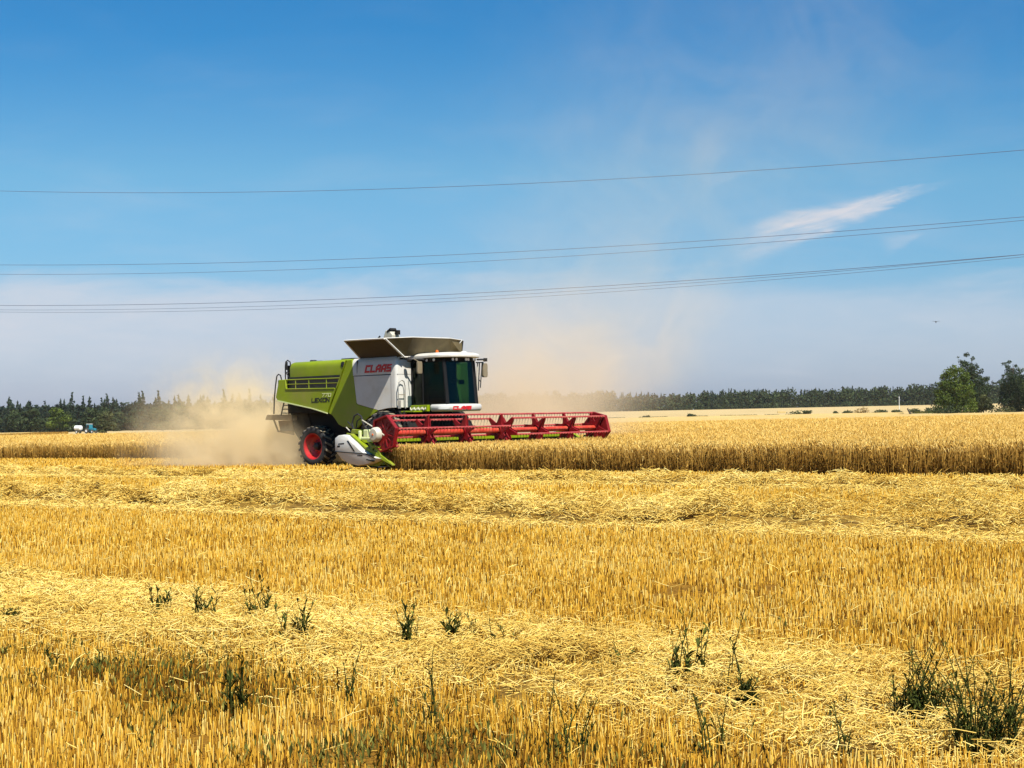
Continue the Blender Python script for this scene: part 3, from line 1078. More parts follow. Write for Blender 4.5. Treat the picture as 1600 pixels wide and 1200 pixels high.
# --- wheels
def wheel(name, cx, ysign, yout, rad, width, rimr, lugs, steer=0.0):
    """yout: |y| of the outer face"""
    T = Matrix.Translation((cx, ysign * (yout - width / 2), rad)) @ Matrix.Rotation(steer, 4, 'Z')
    root = MB()
    root.lathe([(rimr, -width * 0.46), (rimr + 0.05, -width * 0.5), (rad * 0.86, -width * 0.50), (rad * 0.945, -width * 0.43), (rad * 0.955, 0), (rad * 0.945, width * 0.43),
                (rad * 0.86, width * 0.50), (rimr + 0.05, width * 0.5), (rimr, width * 0.46)], (0, 0, 0), 'y', 48)
    # chevron tread lugs
    for k in range(lugs):
        for s in (-1, 1):
            a0 = 2 * math.pi * (k + (0.5 if s > 0 else 0)) / lugs
            vs = []
            for (f, da) in ((0.02, 0.0), (0.28, 0.09), (0.54, 0.20)):
                for dr in (rad * 0.92, rad * 1.012):
                    for wa in (-0.055, 0.055):
                        a = a0 + da + wa
                        rr = dr - (0.03 * rad if f > 0.5 else 0)
                        vs.append((rr * math.cos(a), s * f * width, rr * math.sin(a)))
            fs = []
            for j in (0, 4):
                fs += [(j, j + 1, j + 5, j + 4), (j + 2, j + 6, j + 7, j + 3), (j, j + 4, j + 6, j + 2), (j + 1, j + 3, j + 7, j + 5)]
            fs += [(0, 2, 3, 1), (8, 9, 11, 10)]
            root.add(vs, fs)
    w_ = empty(name)
    w_.parent = CB
    w_.matrix_local = T
    root.build('tyre', tyre_mat(rad), w_, smooth=True)
    rm = MB()
    o = ysign
    rm.lathe([(rimr + 0.012, o * width * 0.47), (rimr - 0.02, o * width * 0.45), (rimr - 0.06, o * width * 0.05), (rimr * 0.6, -o * width * 0.10), (rimr * 0.33, o * width * 0.02), (0.001, o * width * 0.02)], (0, 0, 0), 'y', 40)
    rm.lathe([(rimr + 0.012, -o * width * 0.47), (rimr - 0.05, -o * width * 0.2), (0.001, -o * width * 0.2)], (0, 0, 0), 'y', 40)
    rm.build('rim', M['rim'], w_, smooth=True)
    hb = MB()
    hb.lathe([(rimr * 0.34, o * width * 0.01), (rimr * 0.28, o * width * 0.22), (rimr * 0.17, o * width * 0.28), (0.001, o * width * 0.28)], (0, 0, 0), 'y', 20)
    for k in range(8):
        a = 2 * math.pi * k / 8
        hb.lathe([(0.018, o * width * 0.09), (0.018, o * width * 0.16), (0.001, o * width * 0.16)], (rimr * 0.42 * math.cos(a), 0, rimr * 0.42 * math.sin(a)), 'y', 8)
    hb.build('hub', M['black'], w_, smooth=True)
    return w_


for s in (-1, 1):
    wheel('rear_wheel', 0.08, s, 1.58, 0.735, 0.60, 0.47, 18, R(3))
    wheel('front_wheel', 3.95, s, 1.72, 0.98, 0.75, 0.56, 20)

# --- header: trough, cutterbar, dividers, reel
HY0, HY1 = -5.55, 5.05
mb = MB()
mb.prism([(6.28, 0.92), (6.36, 0.92), (6.44, 0.55), (6.75, 0.26), (7.25, 0.20), (7.75, 0.17), (7.75, 0.13), (6.70, 0.16), (6.32, 0.45)], 'y', HY0, HY1)
mb.build('header_trough', M['dark'], CB)
mb = MB()
mb.b2((6.24, HY0, 0.90), (6.48, HY1, 1.04))
mb.build('header_beam', M['lime'], CB, bevel=0.02)
mb = MB()
mb.b2((7.05, HY0 + 0.02, 0.205), (7.74, HY1 - 0.02, 0.225))
mb.build('table_plate', M['lime'], CB)
mb = MB()
n = 120
for k in range(n):
    y = HY0 + (HY1 - HY0) * (k + 0.5) / n
    mb.prism([(7.74, y - 0.02), (7.90, y - 0.004), (7.90, y + 0.004), (7.74, y + 0.02)], 'z', 0.15, 0.175)
mb.build('cutterbar', M['grey'], CB)
# intake auger with flighting
mb = MB()
mb.tube([(6.85, HY0 + 0.1, 0.60), (6.85, HY1 - 0.1, 0.60)], 0.19, 16)
for y0, y1, hand in ((HY0 + 0.1, -1.0, 1), (HY1 - 0.1, 0.5, -1)):
    K = 110
    for k in range(K):
        f0, f1 = k / K, (k + 1) / K
        P = []
        for f in (f0, f1):
            a = hand * f * abs(y1 - y0) / 0.55 * 2 * math.pi
            y = y0 + (y1 - y0) * f
            for r_ in (0.18, 0.31):
                P.append((6.85 + r_ * math.cos(a), y, 0.60 + r_ * math.sin(a)))
        mb.add(P, [(0, 1, 3, 2)])
mb.build('intake_auger', M['dark'], CB)

# crop divider at the near end: white cover, lime end plate and nose
pts = [(5.97, 1.10), (6.10, 1.17), (6.34, 1.19), (6.58, 1.15), (6.95, 0.93), (7.25, 0.72), (7.62, 0.53), (7.98, 0.43), (7.92, 0.36), (7.55, 0.24), (7.05, 0.19), (6.62, 0.26), (6.28, 0.40), (6.06, 0.60), (5.96, 0.68)]
def bulge(y, q):
    cx, cz = 6.8, 0.66
    return [(cx + (p[0] - cx) * q, y, cz + (p[1] - cz) * q) for p in pts]


mb = MB()
mb.loft([bulge(-5.52, 1.0), bulge(-5.66, 1.0), bulge(-5.74, 0.95), bulge(-5.78, 0.80)])
div = mb.build('divider_cover', M['white'], CB, smooth=True)
mb = MB()
mb.prism([(6.0, 0.665), (7.45, 0.60), (7.9, 0.44), (7.9, 0.425), (7.45, 0.575), (6.0, 0.64)], 'y', -5.792, -5.60)
mb.prism([(6.62, 1.0), (6.68, 1.0), (6.98, 0.66), (6.92, 0.66)], 'y', -5.788, -5.70)
mb.prism([(7.10, 0.555), (7.32, 0.545), (7.32, 0.515), (7.10, 0.525)], 'y', -5.789, -5.70)
mb.prism([(6.15, 0.84), (6.28, 0.85), (6.28, 0.80), (6.15, 0.79)], 'y', -5.788, -5.70)
mb.prism([(6.20, 0.91), (6.48, 0.93), (6.48, 0.90), (6.20, 0.885)], 'y', -5.788, -5.70)
mb.prism([(7.5, 0.42), (7.85, 0.37), (7.78, 0.33), (7.5, 0.39)], 'y', -5.788, -5.70)
mb.build('cover_marking', M['dark'], div)


def divider(ys, yo):
    """lime nose and end plate on one end of the header"""
    mb = MB()
    mb.prism([(6.3, 1.24), (6.62, 1.20), (7.3, 0.74), (7.95, 0.46), (8.05, 0.36), (7.7, 0.15), (6.6, 0.15), (6.25, 0.4)], 'y', ys, ys + 0.05 * yo)
    mb.loft([[(6.6, ys, 1.22), (6.6, ys + 0.16 * yo, 1.22), (6.6, ys + 0.16 * yo, 1.16), (6.6, ys, 1.16)],
             [(7.3, ys, 0.80), (7.3, ys + 0.18 * yo, 0.80), (7.3, ys + 0.18 * yo, 0.72), (7.3, ys, 0.72)],
             [(7.95, ys - 0.04, 0.56), (7.95, ys + 0.14 * yo, 0.56), (7.95, ys + 0.14 * yo, 0.40), (7.95, ys - 0.04, 0.40)],
             [(8.42, ys + 0.04, 0.24), (8.42, ys + 0.08 * yo, 0.24), (8.42, ys + 0.08 * yo, 0.20), (8.42, ys + 0.04, 0.20)]])
    for (x, z, a) in ((7.52, 0.84, 40), (7.62, 0.78, -30), (7.82, 0.70, 15), (7.9, 0.60, 60)):
        mb.box((x, ys + 0.10 * yo, z), (0.26, 0.10, 0.08), ry=R(a))
    mb.box((7.75, ys + 0.1 * yo, 0.80), (0.30, 0.16, 0.06), ry=R(5))
    mb.tube([(7.85, ys, 0.38), (8.3, ys - 0.05, 0.16)], 0.018, 6)
    return mb.build('crop_divider', M['lime'], CB, bevel=0.01)


divider(-5.46, -1)
divider(4.98, 1)
mb = MB()
mb.loft([[(p[0], 5.05 + 0.0, p[1]) for p in pts], [(p[0], 5.22, p[1]) for p in pts]])
mb.build('divider_cover', M['white'], CB, bevel=0.03)

# reel arms, drive box, white pulley cover, hydraulic hoses
mb = MB()
for y in (-5.34, -0.12, 4.86):
    mb = MB()
    mb.prism([(6.28, 1.05), (6.42, 1.36), (8.12, 1.26), (8.12, 1.14), (6.5, 1.20), (6.42, 1.03)], 'y', y - 0.05, y + 0.05)
    mb.build('reel_arm', M['lime'], CB, bevel=0.015)
mb = MB()
mb.lathe([(0.001, -0.13), (0.17, -0.12), (0.225, -0.06), (0.235, 0.06), (0.20, 0.10), (0.001, 0.10)], (7.88, -5.72, 1.18), 'y', 28)
pul = mb.build('pulley_cover', M['cream'], CB, smooth=True)
mb = MB()
mb.lathe([(0.001, -0.145), (0.03, -0.14), (0.035, -0.12), (0.001, -0.12)], (7.88, -5.72, 1.18), 'y', 12)
mb.build('pulley_bolt', M['orange'], pul)
mb = MB()
mb.box((7.18, -5.42, 1.22), (0.22, 0.16, 0.24))
mb.box((7.42, -5.42, 1.02), (0.40, 0.16, 0.16))
mb.box((6.84, -5.42, 1.10), (0.10, 0.10, 0.42))
mb.box((7.18, -5.44, 1.06), (0.42, 0.18, 0.10))
mb.build('drive_guard', M['text_pale'], CB, bevel=0.03)
mb = MB()
mb.tube([(6.4, -5.3, 1.30), (6.35, -5.3, 1.55), (6.45, -5.3, 1.78), (6.62, -5.3, 1.84), (6.78, -5.3, 1.76), (6.9, -5.3, 1.45), (7.1, -5.3, 1.3)], 0.028, 8)
mb.tube([(6.4, -5.22, 1.28), (6.5, -5.22, 1.62), (6.7, -5.22, 1.72), (6.86, -5.22, 1.55), (6.82, -5.22, 1.2)], 0.022, 8)
mb.tube([(5.7, -4.9, 1.60), (6.2, -5.1, 1.38), (6.6, -5.25, 1.2)], 0.02, 6)
mb.tube([(6.7, -5.36, 0.8), (6.8, -5.36, 1.1), (6.95, -5.36, 1.5)], 0.03, 6)
mb.build('hydraulic_hose', M['black'], CB)
mb = MB()
mb.tube([(6.95, -5.42, 1.64), (7.9, -5.60, 1.30), (8.2, -5.66, 1.15)], 0.022, 6)
mb.build('reel_ram', M['cream'], CB)
mb = MB()
mb.tube([(5.95, -5.2, 1.42), (6.2, -5.25, 1.28)], 0.02, 6)
mb.build('reel_ram', M['cream'], CB)

# the reel: two halves turned against each other
RC = (8.10, 1.205)
RR = 0.57
reel = empty('reel')
reel.parent = CB
reel.location = (RC[0], 0, RC[1])
def star(ph, ro, ri):
    out = []
    for k in range(6):
        a0 = ph + k * math.pi / 3
        for da, f in ((-0.07, 1.0), (0.07, 1.0), (0.19, 0.70), (0.36, 0.50), (0.5236, 0.44), (0.687, 0.50), (0.857, 0.70)):
            r_ = ro * f
            out.append((r_ * math.cos(a0 + da), r_ * math.sin(a0 + da)))
    return out


def half_reel(y0, y1, ph, end_at):
    mb = MB()
    mb.tube([(0, y0, 0), (0, y1, 0)], 0.088, 16)
    # weld bands along the tube
    for k in range(22):
        y = y0 + (y1 - y0) * (k + 0.5) / 22
        mb.tube([(0, y - 0.012, 0), (0, y + 0.012, 0)], 0.0905, 16)
    mb.build('reel_tube', M['tube_red'], reel, smooth=True)
    span = y1 - y0
    stations = [y0 + span * k / 3 for k in range(4)]
    for i, y in enumerate(stations):
        is_end = abs(y - end_at) < 0.01
        mb = MB()
        if is_end:
            hexa = []
            for k in range(6):
                a = ph + k * math.pi / 3
                hexa.append((1.06 * RR * math.cos(a), 1.06 * RR * math.sin(a)))
            mb.prism(hexa, 'y', y - 0.03, y + 0.03)
            s = -1 if end_at < 0 else 1
            for k in range(6):
                a, c = Vector(hexa[k]), Vector(hexa[(k + 1) % 6])
                ia, ic = a * 0.90, c * 0.90
                mb.prism([tuple(a), tuple(c), tuple(ic), tuple(ia)], 'y', y + 0.028 * s, y + 0.11 * s)
                m_ = (a + c) * 0.5
                d = (c - a).normalized() * 0.02
                mb.prism([tuple(m_ * 0.82 + d), tuple(m_ * 0.82 - d), tuple(m_ * 0.35 - d), tuple(m_ * 0.35 + d)], 'y', y + 0.028 * s, y + 0.06 * s)
                q = a * 0.55
                mb.prism([tuple(q + d * 1.2), tuple(q - d * 1.2), tuple(q * 0.6 - d), tuple(q * 0.6 + d)], 'y', y + 0.028 * s, y + 0.05 * s)
            # inner cam plate, a little inside the shield
            mb.prism(star(ph, RR * 1.0, 0), 'y', y - s * 0.16, y - s * 0.13)
            mb.build('end_shield', M['red'], reel, bevel=0.008)
        else:
            mb.prism(star(ph, RR * 1.02, 0), 'y', y - 0.03, y + 0.03)
            mb.lathe([(0.16, -0.07), (0.16, 0.07), (0.10, 0.09), (0.089, 0.09)], (0, y, 0), 'y', 16)
            # second plate beside the first makes the arm box-like
            mb.prism(star(ph + 0.10, RR * 0.80, 0), 'y', y + 0.13, y + 0.16)
            for k in range(6):
                a = ph + k * math.pi / 3
                mb.tube([(0.36 * math.cos(a), y, 0.36 * math.sin(a)), (0.34 * math.cos(a + 0.1), y + 0.15, 0.34 * math.sin(a + 0.1))], 0.025, 6)
            mb.build('reel_spider', M['red'], reel, bevel=0.006)
    for k in range(6):
        a = ph + k * math.pi / 3
        cx, cz = RR * math.cos(a), RR * math.sin(a)
        mb = MB()
        mb.tube([(cx, y0, cz), (cx, y1, cz)], 0.027, 8)
        nt = 34
        for j in range(nt):
            y = y0 + (y1 - y0) * (j + 0.5) / nt
            mb.b2((cx - 0.034, y - 0.03, cz - 0.036), (cx + 0.03, y + 0.03, cz + 0.01))
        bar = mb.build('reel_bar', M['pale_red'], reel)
        mb = MB()
        for j in range(nt):
            y = y0 + (y1 - y0) * (j + 0.5) / nt
            mb.add([(cx - 0.006, y - 0.007, cz), (cx + 0.006, y - 0.007, cz), (cx + 0.006, y + 0.007, cz), (cx - 0.006, y + 0.007, cz), (cx - 0.07, y, cz - 0.25)],
                   [(0, 1, 4), (1, 2, 4), (2, 3, 4), (3, 0, 4), (0, 3, 2, 1)])
        tn = mb.build('reel_tines', M['black'], reel)


half_reel(-5.50, -0.28, R(15), -5.50)
half_reel(0.02, 4.95, R(46), 4.95)

# ------------------------------------------------------------------ stubble
def scatter(n, x0, x1, y0, y1):
    return rng.uniform(x0, x1, n), rng.uniform(y0, y1, n)


SW = [(-11.2, 1.3, 0.24), (-21.7, 1.35, 0.40), (-32.3, 1.35, 0.11)]    # straw swaths: centre, half width, height


def swath_mask(bb, aa):
    m = np.zeros_like(bb)
    for c, hw, h in SW:
        cc = c + 0.25 * np.sin(aa * 0.31 + c) + 0.5 * (vnoise(aa, aa * 0 + c, 3.0) - 0.5)
        m = np.maximum(m, np.clip(1 - ((bb - cc) / hw) ** 2, 0, 1))
    return m


def dark_patch(x, y, aa, bb):
    """weedy streak through the stubble in the near left"""
    d = np.exp(-((bb + 34.6 + 0.3 * np.sin(aa)) / 0.55) ** 2)
    return d * (vnoise(x, y, 0.5) > 0.35) * (x < 1.2) * (0.4 + 0.6 * smoothstep(0.3, -1.2, x))


st = Stalks()
for (y0, y1, dens, r0) in ((5.2, 9, 900, 0.0030), (9, 13, 800, 0.0034), (13, 20, 560, 0.0043), (20, 32, 270, 0.0062), (32, 48, 130, 0.0095), (48, 100, 44, 0.014)):
    hx = 0.36 * y1 + 2
    n = int(dens * (y1 - y0) * 2 * hx)
    x, y = scatter(n, -hx, hx, y0, y1)
    a, b = wf(x, y)
    # drill rows 12.5 cm apart
    row = 0.125
    b = np.round(b / row) * row + rng.normal(0, 0.018, n)
    x, y = fw(a, b)
    keep = in_view(x, y) & ~standing(x, y) & (y > 5.1)
    keep &= rng.random(n) > 0.7 * swath_mask(b + 0.35, a) ** 2
    keep &= (vnoise(x, y, 0.25) + vnoise(x + 50, y, 0.9)) > 0.62
    # wheel tracks
    x, y, a, b = x[keep], y[keep], a[keep], b[keep]
    n = len(x)
    h = rng.uniform(0.06, 0.135, n) * (0.85 + 0.3 * vnoise(x, y, 1.5))
    lean = rng.normal(0, 0.10, (n, 2))
    z = ground_z(x, y)
    p0 = np.stack([x, y, z - 0.01], -1)
    p1 = p0 + np.stack([lean[:, 0] * h, lean[:, 1] * h, h], -1)
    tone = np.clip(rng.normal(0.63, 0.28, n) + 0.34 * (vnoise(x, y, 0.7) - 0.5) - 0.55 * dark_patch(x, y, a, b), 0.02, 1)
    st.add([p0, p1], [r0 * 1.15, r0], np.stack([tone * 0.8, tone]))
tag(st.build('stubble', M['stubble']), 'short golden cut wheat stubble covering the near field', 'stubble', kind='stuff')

# loose straw over the stubble and in the swaths
def strands(S, x, y, zoff, length, r, pitch_sd, tone):
    n = len(x)
    az = rng.uniform(0, 2 * math.pi, n)
    pit = rng.normal(0, pitch_sd, n)
    d = np.stack([np.cos(az) * np.cos(pit), np.sin(az) * np.cos(pit), np.sin(pit)], -1)
    c = np.stack([x, y, ground_z(x, y) + zoff], -1)
    bend = rng.normal(0, 0.075, (n, 3)) * length[:, None]
    p0 = c - d * length[:, None] / 2
    p2 = c + d * length[:, None] / 2
    p1 = c + bend * np.array([1, 1, 0.6])
    for p in (p0, p1, p2):
        p[:, 2] = np.maximum(p[:, 2], ground_z(p[:, 0], p[:, 1]) + 0.01)
    S.add([p0, p1, p2], [r, r, r * 0.8], tone)


def heap(aa, bb, c, hw, h):
    cc = c + 0.25 * np.sin(aa * 0.31 + c) + 0.5 * (vnoise(aa, aa * 0 + c, 3.0) - 0.5)
    s = 1 - np.abs((bb - cc) / hw) ** 2.2
    lump = 0.2 + 0.75 * vnoise(aa, bb, 0.55) + 0.5 * (vnoise(aa + 30, bb, 1.6) - 0.3) + 0.55 * (vnoise(aa, bb + 9, 0.24) - 0.3)
    return np.maximum(s, 0) * h * np.clip(lump, 0.05, 1.6)


labels = ['loose pale straw windrow lying just in front of the standing wheat', 'long lumpy straw windrow across the middle of the stubble', 'flattened straw windrow across the foreground with green weeds in it']
hm = mat('straw_bed', (0.46, 0.30, 0.085), 0.9, var=0.5, scale=9.0, bump=1.0, bscale=18.0)
hm2 = M['straw']
for i, ((c, hw, h), lab) in enumerate(zip(SW, labels)):
    al = {0: (-38, 42), 1: (-2, 46), 2: (20, 50)}[i]
    S = Stalks()
    # bed of the heap
    da = (0.25, 0.16, 0.07)[i]
    A = np.arange(al[0], al[1], da)
    B = np.linspace(c - hw * 1.25, c + hw * 1.25, 26)
    AA, BB = np.meshgrid(A, B)
    x, y = fw(AA, BB)
    hz = heap(AA, BB, c, hw, h) * 0.45
    z = ground_z(x, y) + hz - 0.012
    V = np.stack([x, y, z], -1).reshape(-1, 3)
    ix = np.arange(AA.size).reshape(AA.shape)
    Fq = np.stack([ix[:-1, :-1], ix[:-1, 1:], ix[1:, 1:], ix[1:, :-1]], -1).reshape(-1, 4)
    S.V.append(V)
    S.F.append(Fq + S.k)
    S.T.append(np.clip(0.0 + 0.22 * vnoise(V[:, 0], V[:, 1], 0.12), 0, 1))  # dark bed tone stands in for the shade deep in the hollows
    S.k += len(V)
    nn = (95000, 130000, 220000)[i]
    a = rng.uniform(al[0], al[1], nn)
    b = c + rng.normal(0, (0.40, 0.40, 0.50)[i], nn) * hw
    x, y = fw(a, b)
    hollow = vnoise(a * 0.7, b, 0.42) + 0.5 * (vnoise(a, b, 0.2) - 0.5)
    cc_ = c + 0.25 * np.sin(a * 0.31 + c) + 0.5 * (vnoise(a, a * 0 + c, 3.0) - 0.5)
    q_ = (b - cc_) / hw
    face = np.exp(-((q_ + 0.36) / 0.36) ** 2) * smoothstep(0.30, 0.50, vnoise(a + 11, b * 0.5, 0.8)) * (0.985, 0.985, 0.80)[i]
    keep = in_view(x, y) & (rng.random(nn) < (0.12 + 0.88 * smoothstep(0.28, 0.56, hollow)) * (1 - face))
    a, b, x, y = a[keep], b[keep], x[keep], y[keep]
    n = len(x)
    sc = np.sqrt(np.maximum(y, 8) / 10)
    ln = rng.uniform(0.04, (0.20, 0.18, 0.15)[i], n) * (1 + 0.25 * (sc - 1))
    rr = 0.0026 * sc ** 1.45 * rng.uniform(0.8, 1.3, n)
    up = heap(a, b, c, hw, h) * rng.uniform(0.5, 1.12, n) + rng.uniform(0.01, 0.09, n)
    strands(S, x, y, up, ln, rr, 0.34, np.clip(rng.normal(0.60, 0.2, n) + (0.9, 1.0, 0.6)[i] * (0.6 * vnoise(a * 0.6, b, 0.45) + 0.4 * vnoise(a + 40, b, 1.1) - 0.46), 0.02, 1))
    # thin carpet of straw fallen beside the heap
    m_ = (nn // 3, nn // 3, nn // 12)[i]
    a = rng.uniform(al[0], al[1], m_)
    b = c + hw * np.where(rng.random(m_) < 0.75, -rng.uniform(0.35, (1.1, 1.15, 0.95)[i], m_), rng.uniform(0.4, 0.95, m_))
    x, y = fw(a, b)
    k = in_view(x, y) & (rng.random(m_) < 0.25 + vnoise(a, b, 0.6))
    a, b, x, y = a[k], b[k], x[k], y[k]
    n = len(x)
    sc = np.sqrt(np.maximum(y, 8) / 10)
    strands(S, x, y, rng.uniform(0.02, 0.13, n), rng.uniform(0.04, 0.17, n) * (1 + 0.25 * (sc - 1)), 0.0026 * sc ** 1.45 * rng.uniform(0.8, 1.3, n), 0.3, np.clip(rng.normal(0.72, 0.17, n), 0.1, 1))
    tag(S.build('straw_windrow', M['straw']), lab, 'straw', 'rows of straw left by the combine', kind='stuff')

S = Stalks()
for (y0, y1, dens, r0) in ((5.2, 14, 40, 0.0024), (14, 28, 14, 0.0042), (28, 62, 4, 0.008)):
    hx = 0.36 * y1 + 2
    n = int(dens * (y1 - y0) * 2 * hx)
    x, y = scatter(n, -hx, hx, y0, y1)
    a, b = wf(x, y)
    near_sw = np.zeros(n)
    for c, hw, h in SW:
        near_sw = np.maximum(near_sw, np.exp(-((b - c) / (hw * 1.15)) ** 2))
    k = in_view(x, y) & ~standing(x, y) & (rng.random(n) < 0.15 + 0.85 * near_sw)
    x, y = x[k], y[k]
    n = len(x)
    strands(S, x, y, rng.uniform(0.03, 0.17, n), rng.uniform(0.04, 0.16, n), r0 * rng.uniform(0.8, 1.3, n), 0.35, np.clip(rng.normal(0.75, 0.18, n), 0.1, 1))
tag(S.build('scattered_straw', M['straw']), 'single straws scattered over the stubble between the windrows', 'straw', kind='stuff')

# ------------------------------------------------------------------ standing wheat
def wheat_stalks(S, x, y, full, r, hmean=0.80, fat=1.0):
    n = len(x)
    h = hmean * rng.uniform(0.84, 1.10, n) * (0.93 + 0.14 * vnoise(x, y, 1.3))
    z = ground_z(x, y)
    az = rng.uniform(0, 2 * math.pi, n)
    ln = np.abs(rng.normal(0.05, 0.05, n)) + 0.02
    dx, dy = np.cos(az), np.sin(az)
    zb = 0 if full else 0.45
    p0 = np.stack([x, y, z + zb], -1)
    top = np.stack([x + dx * ln, y + dy * ln, z + h * 0.88], -1)
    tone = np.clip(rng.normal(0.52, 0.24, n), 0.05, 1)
    S.add([p0, top], [r, r * 0.7], np.stack([tone * (0.18 if full else 0.7), tone]))  # lower stalk darkened in colour, imitating shade inside the crop
    # the ear: nodding, thicker
    el = rng.uniform(0.075, 0.115, n) * fat ** 0.5
    nod = rng.uniform(0.15, 1.0, n)
    e1 = top + np.stack([dx * nod * el * 0.5, dy * nod * el * 0.5, el * 0.62], -1)
    e2 = e1 + np.stack([dx * nod * el * 0.7, dy * nod * el * 0.7, el * (0.75 - nod * 0.8)], -1)
    te = np.clip(rng.normal(0.66, 0.17, n), 0.1, 1)
    er = 0.0075 * fat * rng.uniform(0.85, 1.2, n)
    S.add([top, e1, e2], [er * 0.7, er, er * 0.35], te, n=4)
    # one withered leaf on some stalks
    k = rng.random(n) < (0.75 if full else 0.4)
    m = int(k.sum())
    if m:
        f = rng.uniform(0.3, 0.8, m)
        pl = p0[k] * (1 - f[:, None]) + top[k] * f[:, None]
        la = rng.uniform(0, 2 * math.pi, m)
        ll = rng.uniform(0.10, 0.22, m)
        w = 0.006 * fat
        d = np.stack([np.cos(la), np.sin(la), np.zeros(m)], -1)
        sd = np.stack([-np.sin(la), np.cos(la), np.zeros(m)], -1) * w
        tip = pl + d * ll[:, None] + np.array([0, 0, -1.0]) * (rng.uniform(-0.2, 0.8, m) * ll)[:, None]
        S.quads(np.stack([pl - sd, pl + sd, tip + sd * 0.3, tip - sd * 0.3], 1), np.clip(rng.normal(0.4, 0.2, m), 0, 1))


S = Stalks()
# front rows along the cut edge, right of the machine
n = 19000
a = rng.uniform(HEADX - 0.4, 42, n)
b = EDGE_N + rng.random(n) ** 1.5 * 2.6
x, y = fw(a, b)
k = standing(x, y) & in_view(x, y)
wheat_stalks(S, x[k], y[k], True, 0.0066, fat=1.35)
# front rows of the strip left behind the machine
n = 22000
a = rng.uniform(-62, 8, n)
b = EDGE_F + rng.random(n) ** 1.5 * 2.4
x, y = fw(a, b)
k = standing(x, y) & in_view(x, y)
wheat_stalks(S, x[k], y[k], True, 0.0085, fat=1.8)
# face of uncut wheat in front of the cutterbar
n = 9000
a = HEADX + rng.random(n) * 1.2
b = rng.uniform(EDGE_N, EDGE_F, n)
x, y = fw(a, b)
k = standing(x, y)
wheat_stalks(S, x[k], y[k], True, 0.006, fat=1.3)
# tops further in, thinning with distance
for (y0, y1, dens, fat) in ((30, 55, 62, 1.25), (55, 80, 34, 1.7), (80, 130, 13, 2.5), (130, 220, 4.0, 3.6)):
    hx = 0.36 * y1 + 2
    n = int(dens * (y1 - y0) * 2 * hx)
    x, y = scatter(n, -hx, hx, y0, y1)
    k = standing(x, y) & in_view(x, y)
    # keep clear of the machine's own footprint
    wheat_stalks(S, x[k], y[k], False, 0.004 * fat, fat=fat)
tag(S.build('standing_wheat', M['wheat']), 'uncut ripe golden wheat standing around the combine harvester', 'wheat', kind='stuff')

# the closed top of the crop, a lumpy sheet just under the ears
def canopy(name, inside, x0, x1, y0, y1, height, lab, step):
    ys_ = [y0]
    while ys_[-1] < y1:
        ys_.append(ys_[-1] + step * max(1.0, ys_[-1] / 45.0))
    ys_ = np.array(ys_)
    xs_ = np.arange(x0, x1, step * 1.4)
    V, F = [], []
    XX, YY = np.meshgrid(xs_, ys_)
    Z_ = ground_z(XX, YY) + height + 0.10 * (vnoise(XX, YY, 0.5) - 0.5) + 0.10 * (vnoise(XX, YY, 2.6) - 0.5)
    ok = inside(XX, YY)
    ix = np.arange(XX.size).reshape(XX.shape)
    cell = ok[:-1, :-1] & ok[:-1, 1:] & ok[1:, 1:] & ok[1:, :-1]
    Fq = np.stack([ix[:-1, :-1], ix[:-1, 1:], ix[1:, 1:], ix[1:, :-1]], -1)[cell]
    V = np.stack([XX, YY, Z_], -1).reshape(-1, 3)
    used = np.unique(Fq)
    remap = np.full(len(V), -1)
    remap[used] = np.arange(len(used))
    o = np_mesh(name, V[used], remap[Fq], M['canopy'], smooth=True)
    return tag(o, lab, 'wheat', kind='stuff')


def deep(x, y):
    a, b = wf(x, y)
    return ((b > EDGE_F + 0.7) | ((b > EDGE_N + 0.7) & (a > HEADX + 0.7))) & (np.abs(x) < 0.40 * y + 6)


canopy('wheat_canopy', lambda x, y: deep(x, y) & (y < 130), -60, 60, 30, 132, 0.60, 'closed golden top of the uncut wheat beside and behind the combine', 0.5)
canopy('far_wheat', lambda x, y: deep(x, y) & (y > 128) & (y < np.where(x < -25, 255 + 0.25 * x, np.where(x > 0.252 * y, 468, 645 - 0.05 * x))), -240, 260, 127, 660, 0.66, 'pale gold far part of the wheat field before the field margin', 1.8)
canopy('distant_crop', lambda x, y: (y > 350 + 0.9 * (800 + 2500 * x / y)) & (y < 520) & (x < -0.277 * y), -260, -90, 300, 520, 0.75, 'thin strip of pale crop in front of the dark wood at left', 3.0)
# cut face of that strip
S = Stalks()
n = 5000
px = rng.uniform(-120, 107, n)
y = 350 + 0.9 * px + rng.uniform(0, 3.0, n)
x = (px - 800) / 2500 * y
z = ground_z(x, y)
S.add([np.stack([x, y, z], -1), np.stack([x, y, z + rng.uniform(0.5, 0.85, n)], -1)], [0.05, 0.03], np.clip(rng.normal(0.3, 0.15, n), 0, 1))
tag(S.build('crop_edge', M['wheat']), 'brown cut edge of the distant crop strip at left', 'wheat', kind='stuff')

# ------------------------------------------------------------------ weeds in the foreground
def ground_at(px, py, h=0.0):
    """ground point seen at a pixel of the 1600x1200 photograph"""
    t_ = math.atan(48 / 2500)
    u_ = (px - 800) / 2500
    v_ = (600 - py) / 2500
    d = np.array([u_, math.cos(t_) - v_ * math.sin(t_), math.sin(t_) + v_ * math.cos(t_)])
    k = (CAMZ - h) / -(d[2] - 0.021 * d[0] + 0.003 * d[1])
    return d[0] * k, d[1] * k


